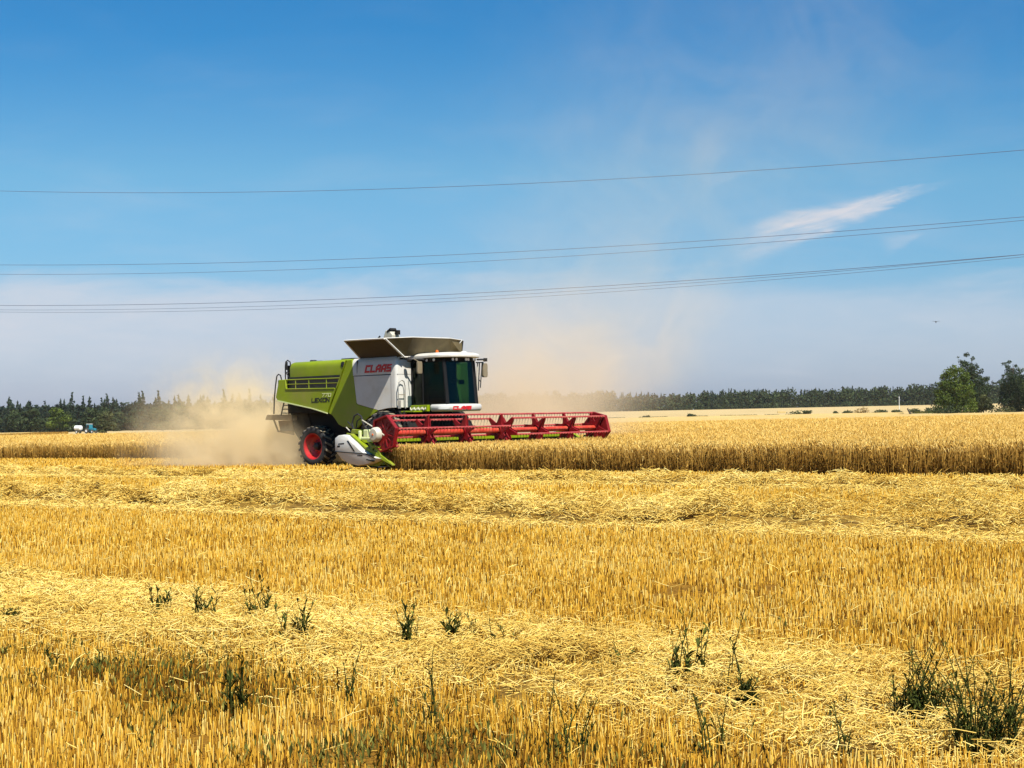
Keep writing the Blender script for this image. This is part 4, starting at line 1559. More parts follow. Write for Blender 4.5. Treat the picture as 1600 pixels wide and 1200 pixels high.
def weed(kind, h, spread, seed):
    """one weed clump as a thing with stems and leaves; kind 0 grassy clump, 1 tall sprig, 2 bushy mass with sprigs"""
    global rng
    keep_rng = rng
    rng = np.random.default_rng(seed)
    nst = {0: 12, 1: 4, 2: 60}[kind]
    r_ = np.sqrt(rng.random(nst)) * spread
    az = rng.uniform(0, 2 * math.pi, nst)
    bx, by = r_ * np.cos(az), r_ * np.sin(az) * 0.8
    hh = h * rng.uniform(0.35, 1.0, nst)
    if kind == 2:
        hh = np.where(rng.random(nst) < 0.85, hh * 0.7, h * rng.uniform(0.8, 1.05, nst))
    if kind == 1:
        hh[0] = h
    ln = rng.normal(0, (0.15, 0.2, 0.28)[kind], (nst, 2))
    p0 = np.stack([bx, by, np.full(nst, -0.01)], -1)
    p1 = p0 + np.stack([ln[:, 0] * hh * 0.3, ln[:, 1] * hh * 0.3, hh * 0.55], -1)
    p2 = p0 + np.stack([ln[:, 0] * hh, ln[:, 1] * hh, hh], -1)
    A = Stalks()
    A.add([p0, p1, p2], [0.0042, 0.0034, 0.0018], np.clip(rng.normal(0.35, 0.15, nst), 0, 1))
    B_ = Stalks()
    nl = {0: 7, 1: 14, 2: 16}[kind]
    for j in range(nl):
        f = rng.uniform(0.08, 1.0, nst)
        base = np.where((f < 0.5)[:, None], p0 + (p1 - p0) * (f / 0.5)[:, None], p1 + (p2 - p1) * ((f - 0.5) / 0.5)[:, None])
        la = rng.uniform(0, 2 * math.pi, nst)
        el = rng.uniform(0.75, 1.45, nst) if kind == 0 else rng.uniform(0.3, 1.35, nst)
        L_ = rng.uniform(0.03, 0.075, nst) * (1.2 - 0.5 * f) * (1.7 if kind == 0 else 1.0)
        d = np.stack([np.cos(la) * np.cos(el), np.sin(la) * np.cos(el), np.sin(el)], -1)
        sd = np.stack([-np.sin(la), np.cos(la), np.zeros(nst)], -1) * (L_ * rng.uniform(0.06, 0.13, nst))[:, None]
        mid = base + d * (L_ * 0.5)[:, None]
        tip = base + d * L_[:, None] + np.array([0, 0, -0.25]) * L_[:, None]
        B_.quads(np.stack([base, mid + sd, tip, mid - sd], 1), np.clip(rng.normal(0.42, 0.22, nst), 0, 1))
    rng = keep_rng
    return A, B_


weeds = [
    (252, 965, 0, 0.20, 0.07, 'small dark weed tuft at the left of the straw windrow'),
    (322, 972, 0, 0.19, 0.09, 'low grassy weed with a pale stalk right of the leftmost tuft'),
    (405, 968, 0, 0.24, 0.08, 'upright green weed left of the wide weed cluster in the straw'),
    (460, 998, 0, 0.27, 0.13, 'wide cluster of dark weed stems in the straw at left'),
    (640, 1012, 0, 0.22, 0.06, 'dark green weed tuft left of a smaller twin in the straw'),
    (707, 1006, 0, 0.20, 0.04, 'narrow dark weed tuft right of a wider twin in the straw'),
    (738, 998, 1, 0.17, 0.03, 'single thin weed sprig beside the narrow dark tuft'),
    (782, 1010, 1, 0.19, 0.07, 'pair of sparse weed stems on the windrow, middle of the photo'),
    (965, 1036, 1, 0.13, 0.05, 'short thin weed sprig left of the tall grassy clump'),
    (1070, 1062, 0, 0.28, 0.13, 'tall leafy grass clump in the straw, right of the middle'),
    (1140, 1078, 1, 0.36, 0.10, 'tall wiry leaning weed beside the leafy grass clump'),
    (1168, 1092, 2, 0.12, 0.05, 'small dark round weed under the wiry leaning one'),
    (1440, 1140, 2, 0.36, 0.13, 'biggest bushy dark weed, near the right side of the foreground'),
    (1550, 1185, 2, 0.40, 0.17, 'spreading dark weed with a tall bent stalk at lower right'),
    (295, 1072, 1, 0.17, 0.01, 'lone dark stick-like weed stem in the stubble at left'),
    (372, 1125, 0, 0.22, 0.07, 'grey-green grassy weed in the stubble at lower left'),
    (550, 1105, 1, 0.27, 0.03, 'forked tall weed sprig in the stubble left of the leaning one'),
    (683, 1150, 1, 0.32, 0.03, 'tall dark weed with a leaning leafy tip in the stubble'),
    (872, 1195, 1, 0.30, 0.05, 'pair of tall thin weeds at the bottom edge of the photo'),
    (1100, 1200, 1, 0.26, 0.05, 'thin weed stems at the bottom edge, right of the tall pair'),
    (1132, 1178, 1, 0.19, 0.02, 'leaning weed sprig with a leaf at its tip below the grass clump'),
    (92, 1034, 1, 0.11, 0.05, 'dry leaning twig-like weed at the far left, above the weedy streak'),
    (152, 1040, 1, 0.12, 0.04, 'second short twig-like weed right of the leaning one at far left'),
    (905, 1190, 1, 0.22, 0.03, 'single upright weed just right of the tall pair at the bottom'),
    (1478, 1096, 1, 0.20, 0.04, 'upright sprig rising behind the biggest bushy weed'),
    (895, 1012, 1, 0.10, 0.03, 'tiny sprig on the windrow right of the sparse pair'),
    (20, 968, 2, 0.10, 0.08, 'dark low weed cut by the left edge of the windrow'),
    (1315, 1190, 1, 0.19, 0.05, 'low weed sprig at the bottom edge, left of the biggest weed'),
]
for i, (px, py, kind, h, sp_, lab) in enumerate(weeds):
    x, y = ground_at(px, py, 0.075 if 930 < py < 1100 and kind != 3 else 0.0)
    o = empty('weed', (x, y, float(ground_z(x, y)) + (0.03 if py < 1100 else 0)))
    tag(o, lab, 'weed', 'green weeds in the straw and stubble')
    A, B_ = weed(kind, h * (1.75 if kind == 0 else 1.35), sp_, 100 + i)
    A.build('stem', M['weed'], o)
    B_.build('leaf', M['weed'], o)

# low undergrowth in the near stubble
S = Stalks()
n = 58000
x, y = scatter(n, -5.2, 3.2, 6.2, 12)
a, b = wf(x, y)
pr = dark_patch(x, y, a, b) + 0.6 * np.exp(-(((x + 0.35) / 0.55) ** 2 + ((y - 7.25) / 0.35) ** 2)) + 0.04
k = rng.random(n) < pr
x, y = x[k], y[k]
n = len(x)
L_ = rng.uniform(0.025, 0.075, n)
la = rng.uniform(0, 2 * math.pi, n)
el = rng.uniform(0.7, 1.45, n)
base = np.stack([x, y, ground_z(x, y) + rng.uniform(0, 0.10, n)], -1)
d = np.stack([np.cos(la) * np.cos(el), np.sin(la) * np.cos(el), np.sin(el)], -1)
sd = np.stack([-np.sin(la), np.cos(la), np.zeros(n)], -1) * (L_ * rng.uniform(0.05, 0.11, n))[:, None]
mid = base + d * (L_ * 0.5)[:, None]
S.quads(np.stack([base, mid + sd, base + d * L_[:, None], mid - sd], 1), np.clip(rng.normal(0.45, 0.25, n), 0, 1))
tag(S.build('undergrowth', M['under']), 'dull green low undergrowth among the stubble in the near left', 'undergrowth', kind='stuff')


# ------------------------------------------------------------------ trees
def leaf_cloud(S, centers, radii, n, size, flat=1.0, tone0=0.5, shell=0.55):
    """leaf-sized quads through the volume of several lobes"""
    centers = np.asarray(centers, float)
    radii = np.asarray(radii, float)
    w = radii.prod(axis=1) if radii.ndim == 2 else radii ** 3
    if radii.ndim == 1:
        radii = np.repeat(radii[:, None], 3, 1)
    w = w ** 0.75
    pick = rng.choice(len(centers), n, p=w / w.sum())
    d = rng.normal(0, 1, (n, 3))
    d /= np.linalg.norm(d, axis=1, keepdims=True)
    rad = (shell + (1 - shell) * rng.random(n) ** 0.6) * rng.uniform(0.85, 1.12, n)
    P = centers[pick] + d * radii[pick] * rad[:, None]
    nr = d * 0.6 + rng.normal(0, 0.7, (n, 3))
    nr /= np.linalg.norm(nr, axis=1, keepdims=True)
    e1 = np.cross(nr, rng.normal(0, 1, (n, 3)))
    e1 /= np.linalg.norm(e1, axis=1, keepdims=True)
    e2 = np.cross(nr, e1)
    s = (size * rng.uniform(0.6, 1.35, n))[:, None]
    Q = np.stack([P - e1 * s, P - e2 * s * 0.6 * flat, P + e1 * s, P + e2 * s * 0.6 * flat], 1)
    lobe = rng.normal(0, 0.12, len(centers))
    S.quads(Q, np.clip(rng.normal(tone0, 0.16, n) + lobe[pick], 0, 1))


def trunk_mesh(h, r, limbs, bend=0.3):
    mb = MB()
    pts_ = [(random.uniform(-1, 1) * bend * f, random.uniform(-1, 1) * bend * f, h * f) for f in (0, 0.25, 0.5, 0.75, 1.0)]
    pts_[0] = (0, 0, -0.3)
    mb.tube(pts_, [r * 1.25, r, r * 0.8, r * 0.55, r * 0.25], 8)
    for (f, az, L_, up_) in limbs:
        k = min(3, int(f * 4))
        p = Vector(pts_[k]).lerp(Vector(pts_[k + 1]), f * 4 - k)
        q = p + Vector((math.cos(az) * L_, math.sin(az) * L_, up_))
        m_ = p.lerp(q, 0.5) + Vector((0, 0, -0.1 * L_))
        mb.tube([p, m_, q], [r * 0.4, r * 0.28, r * 0.1], 6)
    return mb


def conifer_parts(h, w, seed, n=760, size=0.58):
    global rng
    keep = rng
    rng = np.random.default_rng(seed)
    S = Stalks()
    cs, rs = [], []
    K = 9
    for k in range(K):
        f = (k + 0.5) / K
        r_ = w * (1.04 - f) ** 0.9 * rng.uniform(0.85, 1.12)
        cs.append((rng.uniform(-0.25, 0.25), rng.uniform(-0.25, 0.25), h * (0.06 + 0.93 * f)))
        rs.append((max(0.28, r_), max(0.28, r_), h / K * 0.75))
    leaf_cloud(S, cs, rs, n, size, tone0=0.45, shell=0.2)
    top = np.array([[0, 0, h * 0.9]])
    S.add([top, np.array([[0.0, 0, h * 1.03]])], [0.45, 0.08], np.array([0.4]), n=5)
    rng = keep
    return S


def copy_tree(o, name=None):
    c = o.copy()
    COL.objects.link(c)
    for ch in o.children:
        d = ch.copy()
        COL.objects.link(d)
        d.parent = c
    return c


CONIF = []
for k in range(5):
    h = (15, 16, 14, 17, 15)[k]
    w = (3.0, 2.6, 3.4, 2.8, 2.4)[k]
    o = empty('conifer_tree', (0, 0, 0))
    conifer_parts(h, w, 40 + k).build('crown', M['conifer'], o)
    trunk_mesh(h * 0.6, 0.22, [], 0.05).build('trunk', M['bark'], o)
    tag(o, 'dark pointed conifer with its tip above the far wood at left', 'tree', 'conifers of the far left wood')
    CONIF.append(o)


def broad(h, cw, seed, m, n=900, size=0.55, name='broadleaf_tree', nl=9, low=0.12):
    global rng
    keep = rng
    rng = np.random.default_rng(seed)
    random.seed(seed)
    cs, rs = [], []
    for k in range(nl):
        f = rng.uniform(low, 0.86)
        wdt = cw * math.sin(min(1.0, (f + 0.12) / 0.62) * math.pi / 2) * (1 if f < 0.55 else max(0.35, 1 - (f - 0.55) * 1.5))
        az = rng.uniform(0, 2 * math.pi)
        q = wdt * rng.uniform(0.25, 0.75)
        cs.append((q * math.cos(az), q * math.sin(az), h * f))
        rr = cw * rng.uniform(0.30, 0.50)
        rs.append((rr, rr, rr * 0.8))
    cs.append((0, 0, h * 0.84))
    rs.append((cw * 0.42, cw * 0.42, h * 0.14))
    cs.append((0, 0, h * 0.5))
    rs.append((cw * 0.62, cw * 0.62, h * 0.34))
    S = Stalks()
    leaf_cloud(S, cs, rs, n, size)
    o = empty(name)
    S.build('crown', m, o)
    trunk_mesh(h * 0.7, 0.02 * h, [(0.5, 0.4, cw * 0.5, 1.5), (0.6, 2.6, cw * 0.5, 1.6), (0.7, 4.4, cw * 0.4, 1.8)]).build('trunk', M['bark'], o)
    rng = keep
    return o


# far left wood: conifers standing through and behind a row of broadleaves
first = [True] * 5
n_con = 96
for i in range(n_con):
    f = (i + 0.5) / n_con
    x = -268 + 208 * f + rng.uniform(-1.6, 1.6)
    y = rng.uniform(770, 830)
    k = int(rng.integers(0, 5))
    if first[k]:
        o = CONIF[k]
        first[k] = False
    else:
        o = copy_tree(CONIF[k])
    px = x / y
    tall = 0.98 + 0.16 * math.exp(-((px + 0.20) / 0.05) ** 2) + 0.10 * math.exp(-((px + 0.28) / 0.03) ** 2)
    s = float(rng.uniform(0.86, 1.10) * tall * 0.97)
    o.location = (x, y, float(ground_z(x, y)) - 0.2)
    o.rotation_euler = (0, 0, float(rng.uniform(0, 6.28)))
    o.scale = (s * 1.12, s * 1.12, s)
BRD = [broad(12, 5.2, 60 + k, M['decid'], 1500, 0.75) for k in range(4)]
for o in BRD:
    tag(o, 'dark round-crowned broadleaf at the front edge of the far left wood', 'tree', 'broadleaves along the left wood')
nb = 34
used = [False] * 4
for i in range(nb):
    f = (i + 0.5) / nb
    x = -262 + 205 * f + rng.uniform(-2, 2)
    y = rng.uniform(725, 755)
    k = int(rng.integers(0, 4))
    o = BRD[k] if not used[k] else copy_tree(BRD[k])
    used[k] = True
    s = float(rng.uniform(0.75, 1.02))
    o.location = (x, y, float(ground_z(x, y)) - 0.3)
    o.rotation_euler = (0, 0, float(rng.uniform(0, 6.28)))
    o.scale = (s * 1.05, s * 1.05, s)
o = broad(11.5, 5.6, 71, M['bright'], 1500, 0.55)
o.location = (-203, 716, float(ground_z(-203, 716)) - 0.2)
tag(o, 'yellow-green rounded tree standing out before the dark left wood', 'tree')
o = broad(7.2, 3.4, 72, M['shrub'], 900, 0.45)
o.location = (-128, 505, float(ground_z(-128, 505)) - 0.3)
tag(o, 'small dull brown-green tree just right of the blue tractor', 'tree')
for i, (xx, yy_, hh) in enumerate(((-122, 560, 4.0), (-114, 570, 4.6), (-104, 590, 4.0))):
    o = broad(hh, 3.0, 80 + i, M['shrub'], 350, 0.45, 'bush', 5)
    o.location = (xx, yy_, float(ground_z(xx, yy_)) - 0.3)
    tag(o, ('lowest olive bush beside the small tree near the tractor', 'middle olive bush along the left field edge', 'olive bush at the left field edge, nearest the dust cloud')[i], 'bush', 'bushes along the left field edge')

# the mass of the wood behind, reads as one
S = Stalks()
for i in range(190):
    f = rng.random()
    x = -300 + 250 * f
    y = rng.uniform(836, 880)
    h = rng.uniform(13, 15.5)
    leaf_cloud(S, [(x, y, float(ground_z(x, y)) + h * 0.45)], [(5.0, 4, h * 0.5)], 260, 1.3, tone0=0.35)
tag(S.build('left_wood', M['conifer']), 'dark mass of the wood behind the left tree row', 'wood', kind='stuff')
S = Stalks()
for i in range(420):
    px = rng.uniform(400, 1700)
    y = rng.uniform(1180, 1330)
    x = (px - 800) / 2500 * y
    h = rng.uniform(11, 15.5) * (1.12 if px < 960 else (0.92 if px < 1080 else 1.0)) * (1.12 if px > 1420 else 1)
    gz = float(ground_z(x, y))
    leaf_cloud(S, [(x, y, gz + h * 0.42), (x + 1.5, y - 1, gz + h * 0.7), (x - 2, y - 6, gz + 1.5)], [(5.5, 5, h * 0.45), (3.6, 3.6, h * 0.30), (6, 3, 2.2)], 290, 1.0, tone0=0.42)
tag(S.build('right_wood', M['decid']), 'hazy dark green wood along the far right horizon', 'wood', kind='stuff')
S = Stalks()
proto = [conifer_parts(17, 2.8, 140 + k) for k in range(3)]
for i in range(150):
    px = rng.uniform(960, 1460) if i < 120 else rng.uniform(430, 960)
    y = rng.uniform(1250, 1340)
    x = (px - 800) / 2500 * y
    P = proto[i % 3]
    s = rng.uniform(0.72, 1.0)
    V = np.concatenate(P.V) * s + np.array([x, y, float(ground_z(x, y))])
    for q in P.F:
        S.F.append(q + S.k)
    S.V.append(V)
    S.T.append(np.concatenate(P.T))
    S.k += len(V)
tag(S.build('spruce_stand', M['conifer']), 'small hazy spruce tips rising from the far right wood', 'wood', kind='stuff')

# the tree group at the right
def lobed_tree(name, px0, dist, lobes, n, size, m, seed, trunk_h, trunk_r, shell=0.4):
    """a single tree whose crown is a set of clumps; clumps given as sighted (px, py, radius in m)"""
    global rng
    keep = rng
    rng = np.random.default_rng(seed)
    random.seed(seed)
    k = 2500 / dist
    cs, rs, limbs = [], [], []
    for (px, py, r_) in lobes:
        z = (642 - py) / k
        xx = (px - px0) / k
        for j in range(2):
            yy2 = rng.uniform(-1, 1) * (1.5 + 0.5 * r_)
            cs.append((xx + rng.uniform(-.2, .2) * r_, yy2, z + rng.uniform(-.1, .1) * r_))
            rs.append((r_ * rng.uniform(0.75, 1.05), r_ * 0.9, r_ * rng.uniform(0.6, 0.85)))
        if z < trunk_h * 0.97:
            limbs.append((min(0.95, max(0.1, z / trunk_h - 0.05)), 0.0 if xx > 0 else math.pi, abs(xx), 0.4))
    S = Stalks()
    leaf_cloud(S, cs, rs, n, size, tone0=0.5, shell=shell)
    o = empty(name)
    S.build('crown', m, o)
    trunk_mesh(trunk_h, trunk_r, limbs, 0.15).build('trunk', M['bark'], o)
    rng = keep
    return o


def place(o, px, y, sink=0.2, rz=0.0):
    x = (px - 800) / 2500 * y
    o.location = (x, y, float(ground_z(x, y)) - sink)
    o.rotation_euler = (0, 0, rz)
    return o


PINE_A = [(1512, 547, 0.9), (1520, 553, 0.9), (1498, 551, 0.45), (1501, 557, 0.8), (1507, 562, 1.6), (1518, 566, 1.9), (1512, 576, 2.6), (1524, 579, 2.2), (1534, 573, 1.1), (1529, 588, 2.6), (1540, 585, 1.2), (1515, 592, 3.4),
          (1533, 598, 2.4), (1544, 584, 0.7), (1540, 603, 1.5), (1525, 606, 3.2), (1516, 616, 3.6), (1532, 618, 2.8), (1526, 630, 2.8)]
o = place(lobed_tree('pine_tree', 1519, 500, PINE_A, 9000, 0.27, M['pine'], 201, 18.0, 0.32), 1519, 500)
tag(o, 'tall ragged pine rising behind the round bright green tree', 'tree')
LEAFY = [(1490, 567, 1.3), (1484, 573, 1.7), (1498, 571, 1.7), (1476, 580, 1.6), (1506, 580, 2.0), (1490, 583, 3.0), (1472, 592, 1.7), (1512, 594, 2.2), (1480, 598, 3.2), (1500, 600, 3.6), (1468, 605, 1.5), (1518, 606, 1.8),
         (1474, 616, 2.8), (1492, 618, 4.0), (1512, 619, 2.8), (1468, 628, 2.2), (1484, 632, 2.2), (1502, 632, 2.4), (1518, 630, 2.0), (1464, 620, 0.9)]
o = place(lobed_tree('broadleaf_tree', 1493, 480, LEAFY, 11000, 0.29, M['bright'], 202, 11.0, 0.3, 0.5), 1493, 480)
tag(o, 'round bright green broadleaf standing before the tall ragged pine', 'tree')
PINE_B = [(1580, 559, 0.8), (1571, 562, 0.8), (1576, 567, 0.9), (1588, 566, 0.6), (1582, 574, 1.6), (1592, 574, 1.4), (1575, 581, 1.5), (1568, 588, 1.0), (1560, 591, 0.8), (1585, 586, 2.8), (1576, 596, 2.6), (1568, 600, 1.0), (1590, 600, 3.0),
          (1577, 610, 3.2), (1590, 616, 3.2), (1576, 624, 2.8), (1586, 632, 2.6)]
o = place(lobed_tree('pine_tree', 1583, 490, PINE_B, 8000, 0.27, M['pine'], 203, 15.5, 0.28), 1583, 490)
tag(o, 'pine with a crooked bare top beyond the gap at the right edge', 'tree')
LEAFY2 = [(1606, 572, 1.6), (1612, 580, 2.4), (1600, 588, 2.2), (1618, 595, 3.5), (1604, 602, 3.2), (1596, 612, 2.4), (1612, 618, 4.0), (1598, 628, 2.8), (1620, 632, 3.0)]
o = place(lobed_tree('broadleaf_tree', 1608, 478, LEAFY2, 6500, 0.3, M['decid'], 204, 10.0, 0.28), 1608, 478)
tag(o, 'darker leafy tree cut by the right edge of the photo', 'tree')
o = place(broad(6.5, 2.6, 205, M['shrub'], 1500, 0.28, 'bush', 9, 0.08), 1537, 468)
tag(o, 'olive undergrowth bush at the foot of the ragged pine', 'bush', 'bushes by the right-hand trees')
o = place(broad(2.4, 6.0, 206, M['decid'], 800, 0.28, 'bush', 8, 0.1), 1477, 470)
tag(o, 'low dark scrub at the left foot of the bright green tree', 'bush', 'bushes by the right-hand trees')
o = place(broad(2.2, 4.5, 207, M['shrub'], 600, 0.28, 'bush', 8, 0.1), 1568, 470)
tag(o, 'low scrub between the two tree groups at right', 'bush', 'bushes by the right-hand trees')

# field-margin shrubs
marg = [(1010, 0.8, 2.0), (1080, 1.0, 3.0), (1245, 0.9, 5.0), (1262, 1.6, 2.2), (1305, 1.2, 1.2), (1325, 1.3, 3.0), (1345, 2.2, 4.5), (1375, 1.4, 3.0), (1403, 1.2, 2.2), (1430, 1.2, 3.5), (1455, 1.6, 4.0)]
mlab = ['faint low shrub nearest the red reel on the far field margin', 'low shrub line left of the small straw stack', 'long dark shrub just right of the straw stack', 'taller tuft on the long dark margin shrub', 'tiny upright shrub in the middle of the margin', 'dark shrub left of the tan mound of brush',
        'tan mound of dry brush on the field margin', 'dry shrub right of the tan mound', 'small shrub at the foot of the pale mast', 'scrub behind the leaning dead branch', 'scrub running into the dark foot of the right trees']
for i, ((px, h, w), lab) in enumerate(zip(marg, mlab)):
    m = M['shrub']
    if i == 6:
        m = plant_mat('dry_brush', [(0, (0.16, 0.10, 0.04)), (0.5, (0.36, 0.25, 0.10)), (1, (0.5, 0.38, 0.18))])
    o = place(broad(h, w * 0.6, 300 + i, m, 350, 0.22, 'shrub', 6, 0.05), px, 655 - 0.06 * (px - 1000), 0.0)
    o.scale = (2.0, 1.3, 1.3)
    tag(o, lab, 'shrub', 'shrubs along the far field margin')
# margin grass, thin dark line
S = Stalks()
n = 9000
px = rng.uniform(930, 1480, n)
y = 653 - 0.06 * (px - 1000) + rng.normal(0, 0.9, n)
k = vnoise(px, px * 0, 18) > 0.42
px, y = px[k], y[k]
x = (px - 800) / 2500 * y
z = ground_z(x, y)
n = len(x)
S.add([np.stack([x, y, z], -1), np.stack([x + rng.normal(0, 0.15, n), y, z + rng.uniform(0.3, 0.95, n)], -1)], [0.05, 0.02], np.clip(rng.normal(0.5, 0.2, n), 0, 1))
tag(S.build('margin_grass', M['under']), 'thin dark line of rough grass along the far field margin', 'grass', kind='stuff')

# pale mast, dead branch, straw stack
mb = MB()
mb.tube([(0, 0, 0), (0, 0, 7.0)], [0.16, 0.11], 8)
mb.tube([(0, 0, 6.9), (0, 0, 7.5)], [0.05, 0.03], 6)
mb.tube([(-0.35, 0, 6.7), (0.35, 0, 6.7)], 0.05, 6)
o = place(mb.build('mast', M['post']), 1405, 720, 0.2)
tag(o, 'thin pale mast standing alone before the right wood', 'pole')
mb = MB()
mb.tube([(1.0, 0, -0.2), (0.35, 0.1, 0.8), (-0.25, 0, 1.9)], [0.30, 0.25, 0.2], 8)
mb.tube([(-0.2, 0, 1.7), (-0.45, 0.1, 2.3), (-0.1, 0, 2.6)], [0.18, 0.2, 0.08], 8)
mb.tube([(0.35, 0.1, 0.8), (0.8, 0.2, 1.5)], [0.14, 0.04], 6)
o = place(mb.build('dead_trunk', M['deadwood']), 1420, 520, 0.0)
tag(o, 'leaning dark dead tree trunk left of the right-hand trees', 'dead tree')
mb = MB()
for i in range(4):
    mb.box((i * 0.95 - 1.4, 0, 0.55), (0.92, 1.0, 0.9), rz=R(random.uniform(-3, 3)))
o = place(mb.build('straw_stack', M['bale'], None, bevel=0.05), 1221, 760, 0.0)
tag(o, 'low pale straw stack on the far field beyond the margin', 'straw stack')

# ------------------------------------------------------------------ tractor and tank trailer by the left wood
TR = empty('tractor', (-131.5, 498, float(ground_z(-131.5, 498))), R(-28))
tag(TR, 'small blue-green tractor parked before the left wood', 'tractor')
mb = MB()
mb.prism(rounded([(-0.75, 1.25), (0.75, 1.25), (0.62, 2.85), (-0.62, 2.85)], 0.08), 'y', -0.75, 0.75)
mb.build('cab', M['teal'], TR, bevel=0.04)
mb = MB()
for s in (-1, 1):
    mb.prism([(-0.58, 1.65), (0.58, 1.65), (0.48, 2.6), (-0.48, 2.6)], 'y', 0.74 * s, 0.77 * s)
mb.build('window', M['black'], TR)
mb = MB()
mb.prism(rounded([(0.75, 0.9), (2.5, 0.9), (2.45, 1.55), (0.75, 1.75)], 0.12), 'y', -0.45, 0.45)
mb.b2((-1.0, -0.4, 0.7), (0.8, 0.4, 1.25))
mb.build('bonnet', M['teal'], TR, bevel=0.04)
mb = MB()
mb.b2((-0.72, -0.78, 2.85), (0.72, 0.78, 2.97))
mb.build('roof', M['tank'], TR, bevel=0.04)
for (cx, rad, wd) in ((-0.35, 0.85, 0.5), (1.9, 0.58, 0.38)):
    for s in (-1, 1):
        m1 = MB()
        m1.lathe([(rad * 0.55, -wd / 2), (rad * 0.9, -wd / 2), (rad, -wd * 0.35), (rad, wd * 0.35), (rad * 0.9, wd / 2), (rad * 0.55, wd / 2)], (cx, s * 0.85, rad), 'y', 24)
        wl = m1.build('wheel', M['rubber'], TR, smooth=True)
        m1 = MB()
        m1.lathe([(rad * 0.56, -wd * 0.3), (0.001, -wd * 0.3), (0.001, wd * 0.3), (rad * 0.56, wd * 0.3)], (cx, s * 0.85, rad), 'y', 20)
        m1.build('rim', M['tank'], wl)
TA = empty('tank_trailer', (-135.6, 500.5, float(ground_z(-135.6, 500.5))), R(-28))
tag(TA, 'white tank trailer hitched behind the blue-green tractor', 'trailer')
mb = MB()
mb.tube([(-1.3, 0, 1.75), (-1.1, 0, 1.75), (1.1, 0, 1.75), (1.3, 0, 1.75)], [0.45, 0.78, 0.78, 0.45], 20)
mb.build('tank', M['tank'], TA, smooth=True)
mb = MB()
mb.b2((-1.4, -0.35, 0.75), (1.5, 0.35, 0.98))
mb.tube([(1.4, 0, 0.85), (3.0, 0, 0.75)], 0.08, 6)
mb.build('chassis', M['dark'], TA)
for s in (-1, 1):
    m1 = MB()
    m1.lathe([(0.3, -0.15), (0.5, -0.15), (0.55, 0), (0.5, 0.15), (0.3, 0.15)], (0, s * 0.75, 0.55), 'y', 20)
    wl = m1.build('wheel', M['rubber'], TA, smooth=True)
    m1 = MB()
    m1.lathe([(0.31, -0.1), (0.001, -0.1), (0.001, 0.1), (0.31, 0.1)], (0, s * 0.75, 0.55), 'y', 16)
    m1.build('rim', M['tank'], wl)

# ------------------------------------------------------------------ overhead wires: a line that comes nearer towards the right
def wire(obs, dist_l, dist_r, r, lab):
    """obs: (px, py) sightings; the span runs in plan from dist_l at the left to dist_r at the right and hangs as a parabola"""
    P = []
    c = np.polyfit([p[0] for p in obs], [p[1] for p in obs], 3 if len(obs) > 4 else 2)
    Pl = np.array([-0.45 * dist_l, dist_l])
    Pr = np.array([0.45 * dist_r, dist_r])
    Qs, Zs = [], []
    t_ = math.atan(48 / 2500)
    for s in np.linspace(0, 1, 60):
        q = Pl + (Pr - Pl) * s
        px = 800 + 2500 * q[0] / q[1]
        if not -20 <= px <= 1620:
            continue
        py = np.polyval(c, px)
        Qs.append(s)
        Zs.append(CAMZ + q[1] * math.tan(t_ + math.atan((600 - py) / 2500)))
    cz = np.polyfit(Qs, Zs, 2)
    for s in np.linspace(0, 1, 70):
        q = Pl + (Pr - Pl) * s
        P.append((q[0], q[1], np.polyval(cz, s)))
    mb = MB()
    mb.tube(P, r, 6)
    o = mb.build('overhead_wire', M['wire'], smooth=True)
    return tag(o, lab, 'wire', 'overhead wires crossing the sky')


wire([(0, 301), (300, 299), (600, 295), (900, 284.5), (1000, 280), (1200, 266), (1600, 229)], 175, 105, 0.019, 'highest overhead wire, running alone across the blue sky')
wire([(0, 415), (400, 408.5), (800, 394), (1150, 374), (1400, 354), (1600, 337)], 175, 105, 0.018, 'upper wire of the middle pair of overhead wires')
wire([(0, 430), (400, 422), (850, 404), (1150, 383), (1400, 361.5), (1600, 342)], 178, 107, 0.016, 'lower wire of the middle pair of overhead wires')
wire([(0, 478.5), (200, 476), (450, 469), (700, 460.5), (1000, 444), (1400, 414), (1600, 395)], 175, 105, 0.020, 'top wire of the lowest three overhead wires')
wire([(0, 485), (200, 483), (700, 466), (1000, 449), (1400, 415.5), (1600, 396.5)], 178, 107, 0.014, 'middle wire of the lowest three overhead wires')
wire([(0, 489), (200, 487), (700, 471), (1000, 455), (1400, 419), (1600, 399)], 181, 109, 0.014, 'bottom wire of the lowest three overhead wires')

# bird
mb = MB()
mb.tube([(-0.24, 0, 0.02), (-0.14, 0, 0), (0, 0, 0), (0.13, 0, 0.01), (0.19, 0, 0.02)], [0.02, 0.04, 0.055, 0.04, 0.01], 8)
for s in (-1, 1):
    mb.loft([[(0.07, s * 0.03, 0.02), (-0.07, s * 0.03, 0.02), (-0.07, s * 0.03, 0.005), (0.07, s * 0.03, 0.005)],
             [(0.06, s * 0.20, 0.05), (-0.06, s * 0.20, 0.05), (-0.06, s * 0.20, 0.04), (0.06, s * 0.20, 0.04)],
             [(-0.02, s * 0.36, 0.03), (-0.08, s * 0.36, 0.03), (-0.08, s * 0.36, 0.025), (-0.02, s * 0.36, 0.025)]])
o = mb.build('bird', M['bird'])
o.scale = (1.3, 1.3, 2.2)
o.location = (0.2652 * 190, 190, CAMZ + 190 * math.tan(math.atan(48 / 2500) + math.atan((600 - 503) / 2500)))
o.rotation_euler = (0, 0, R(75))
tag(o, 'tiny dark bird flying above the right-hand trees', 'bird')


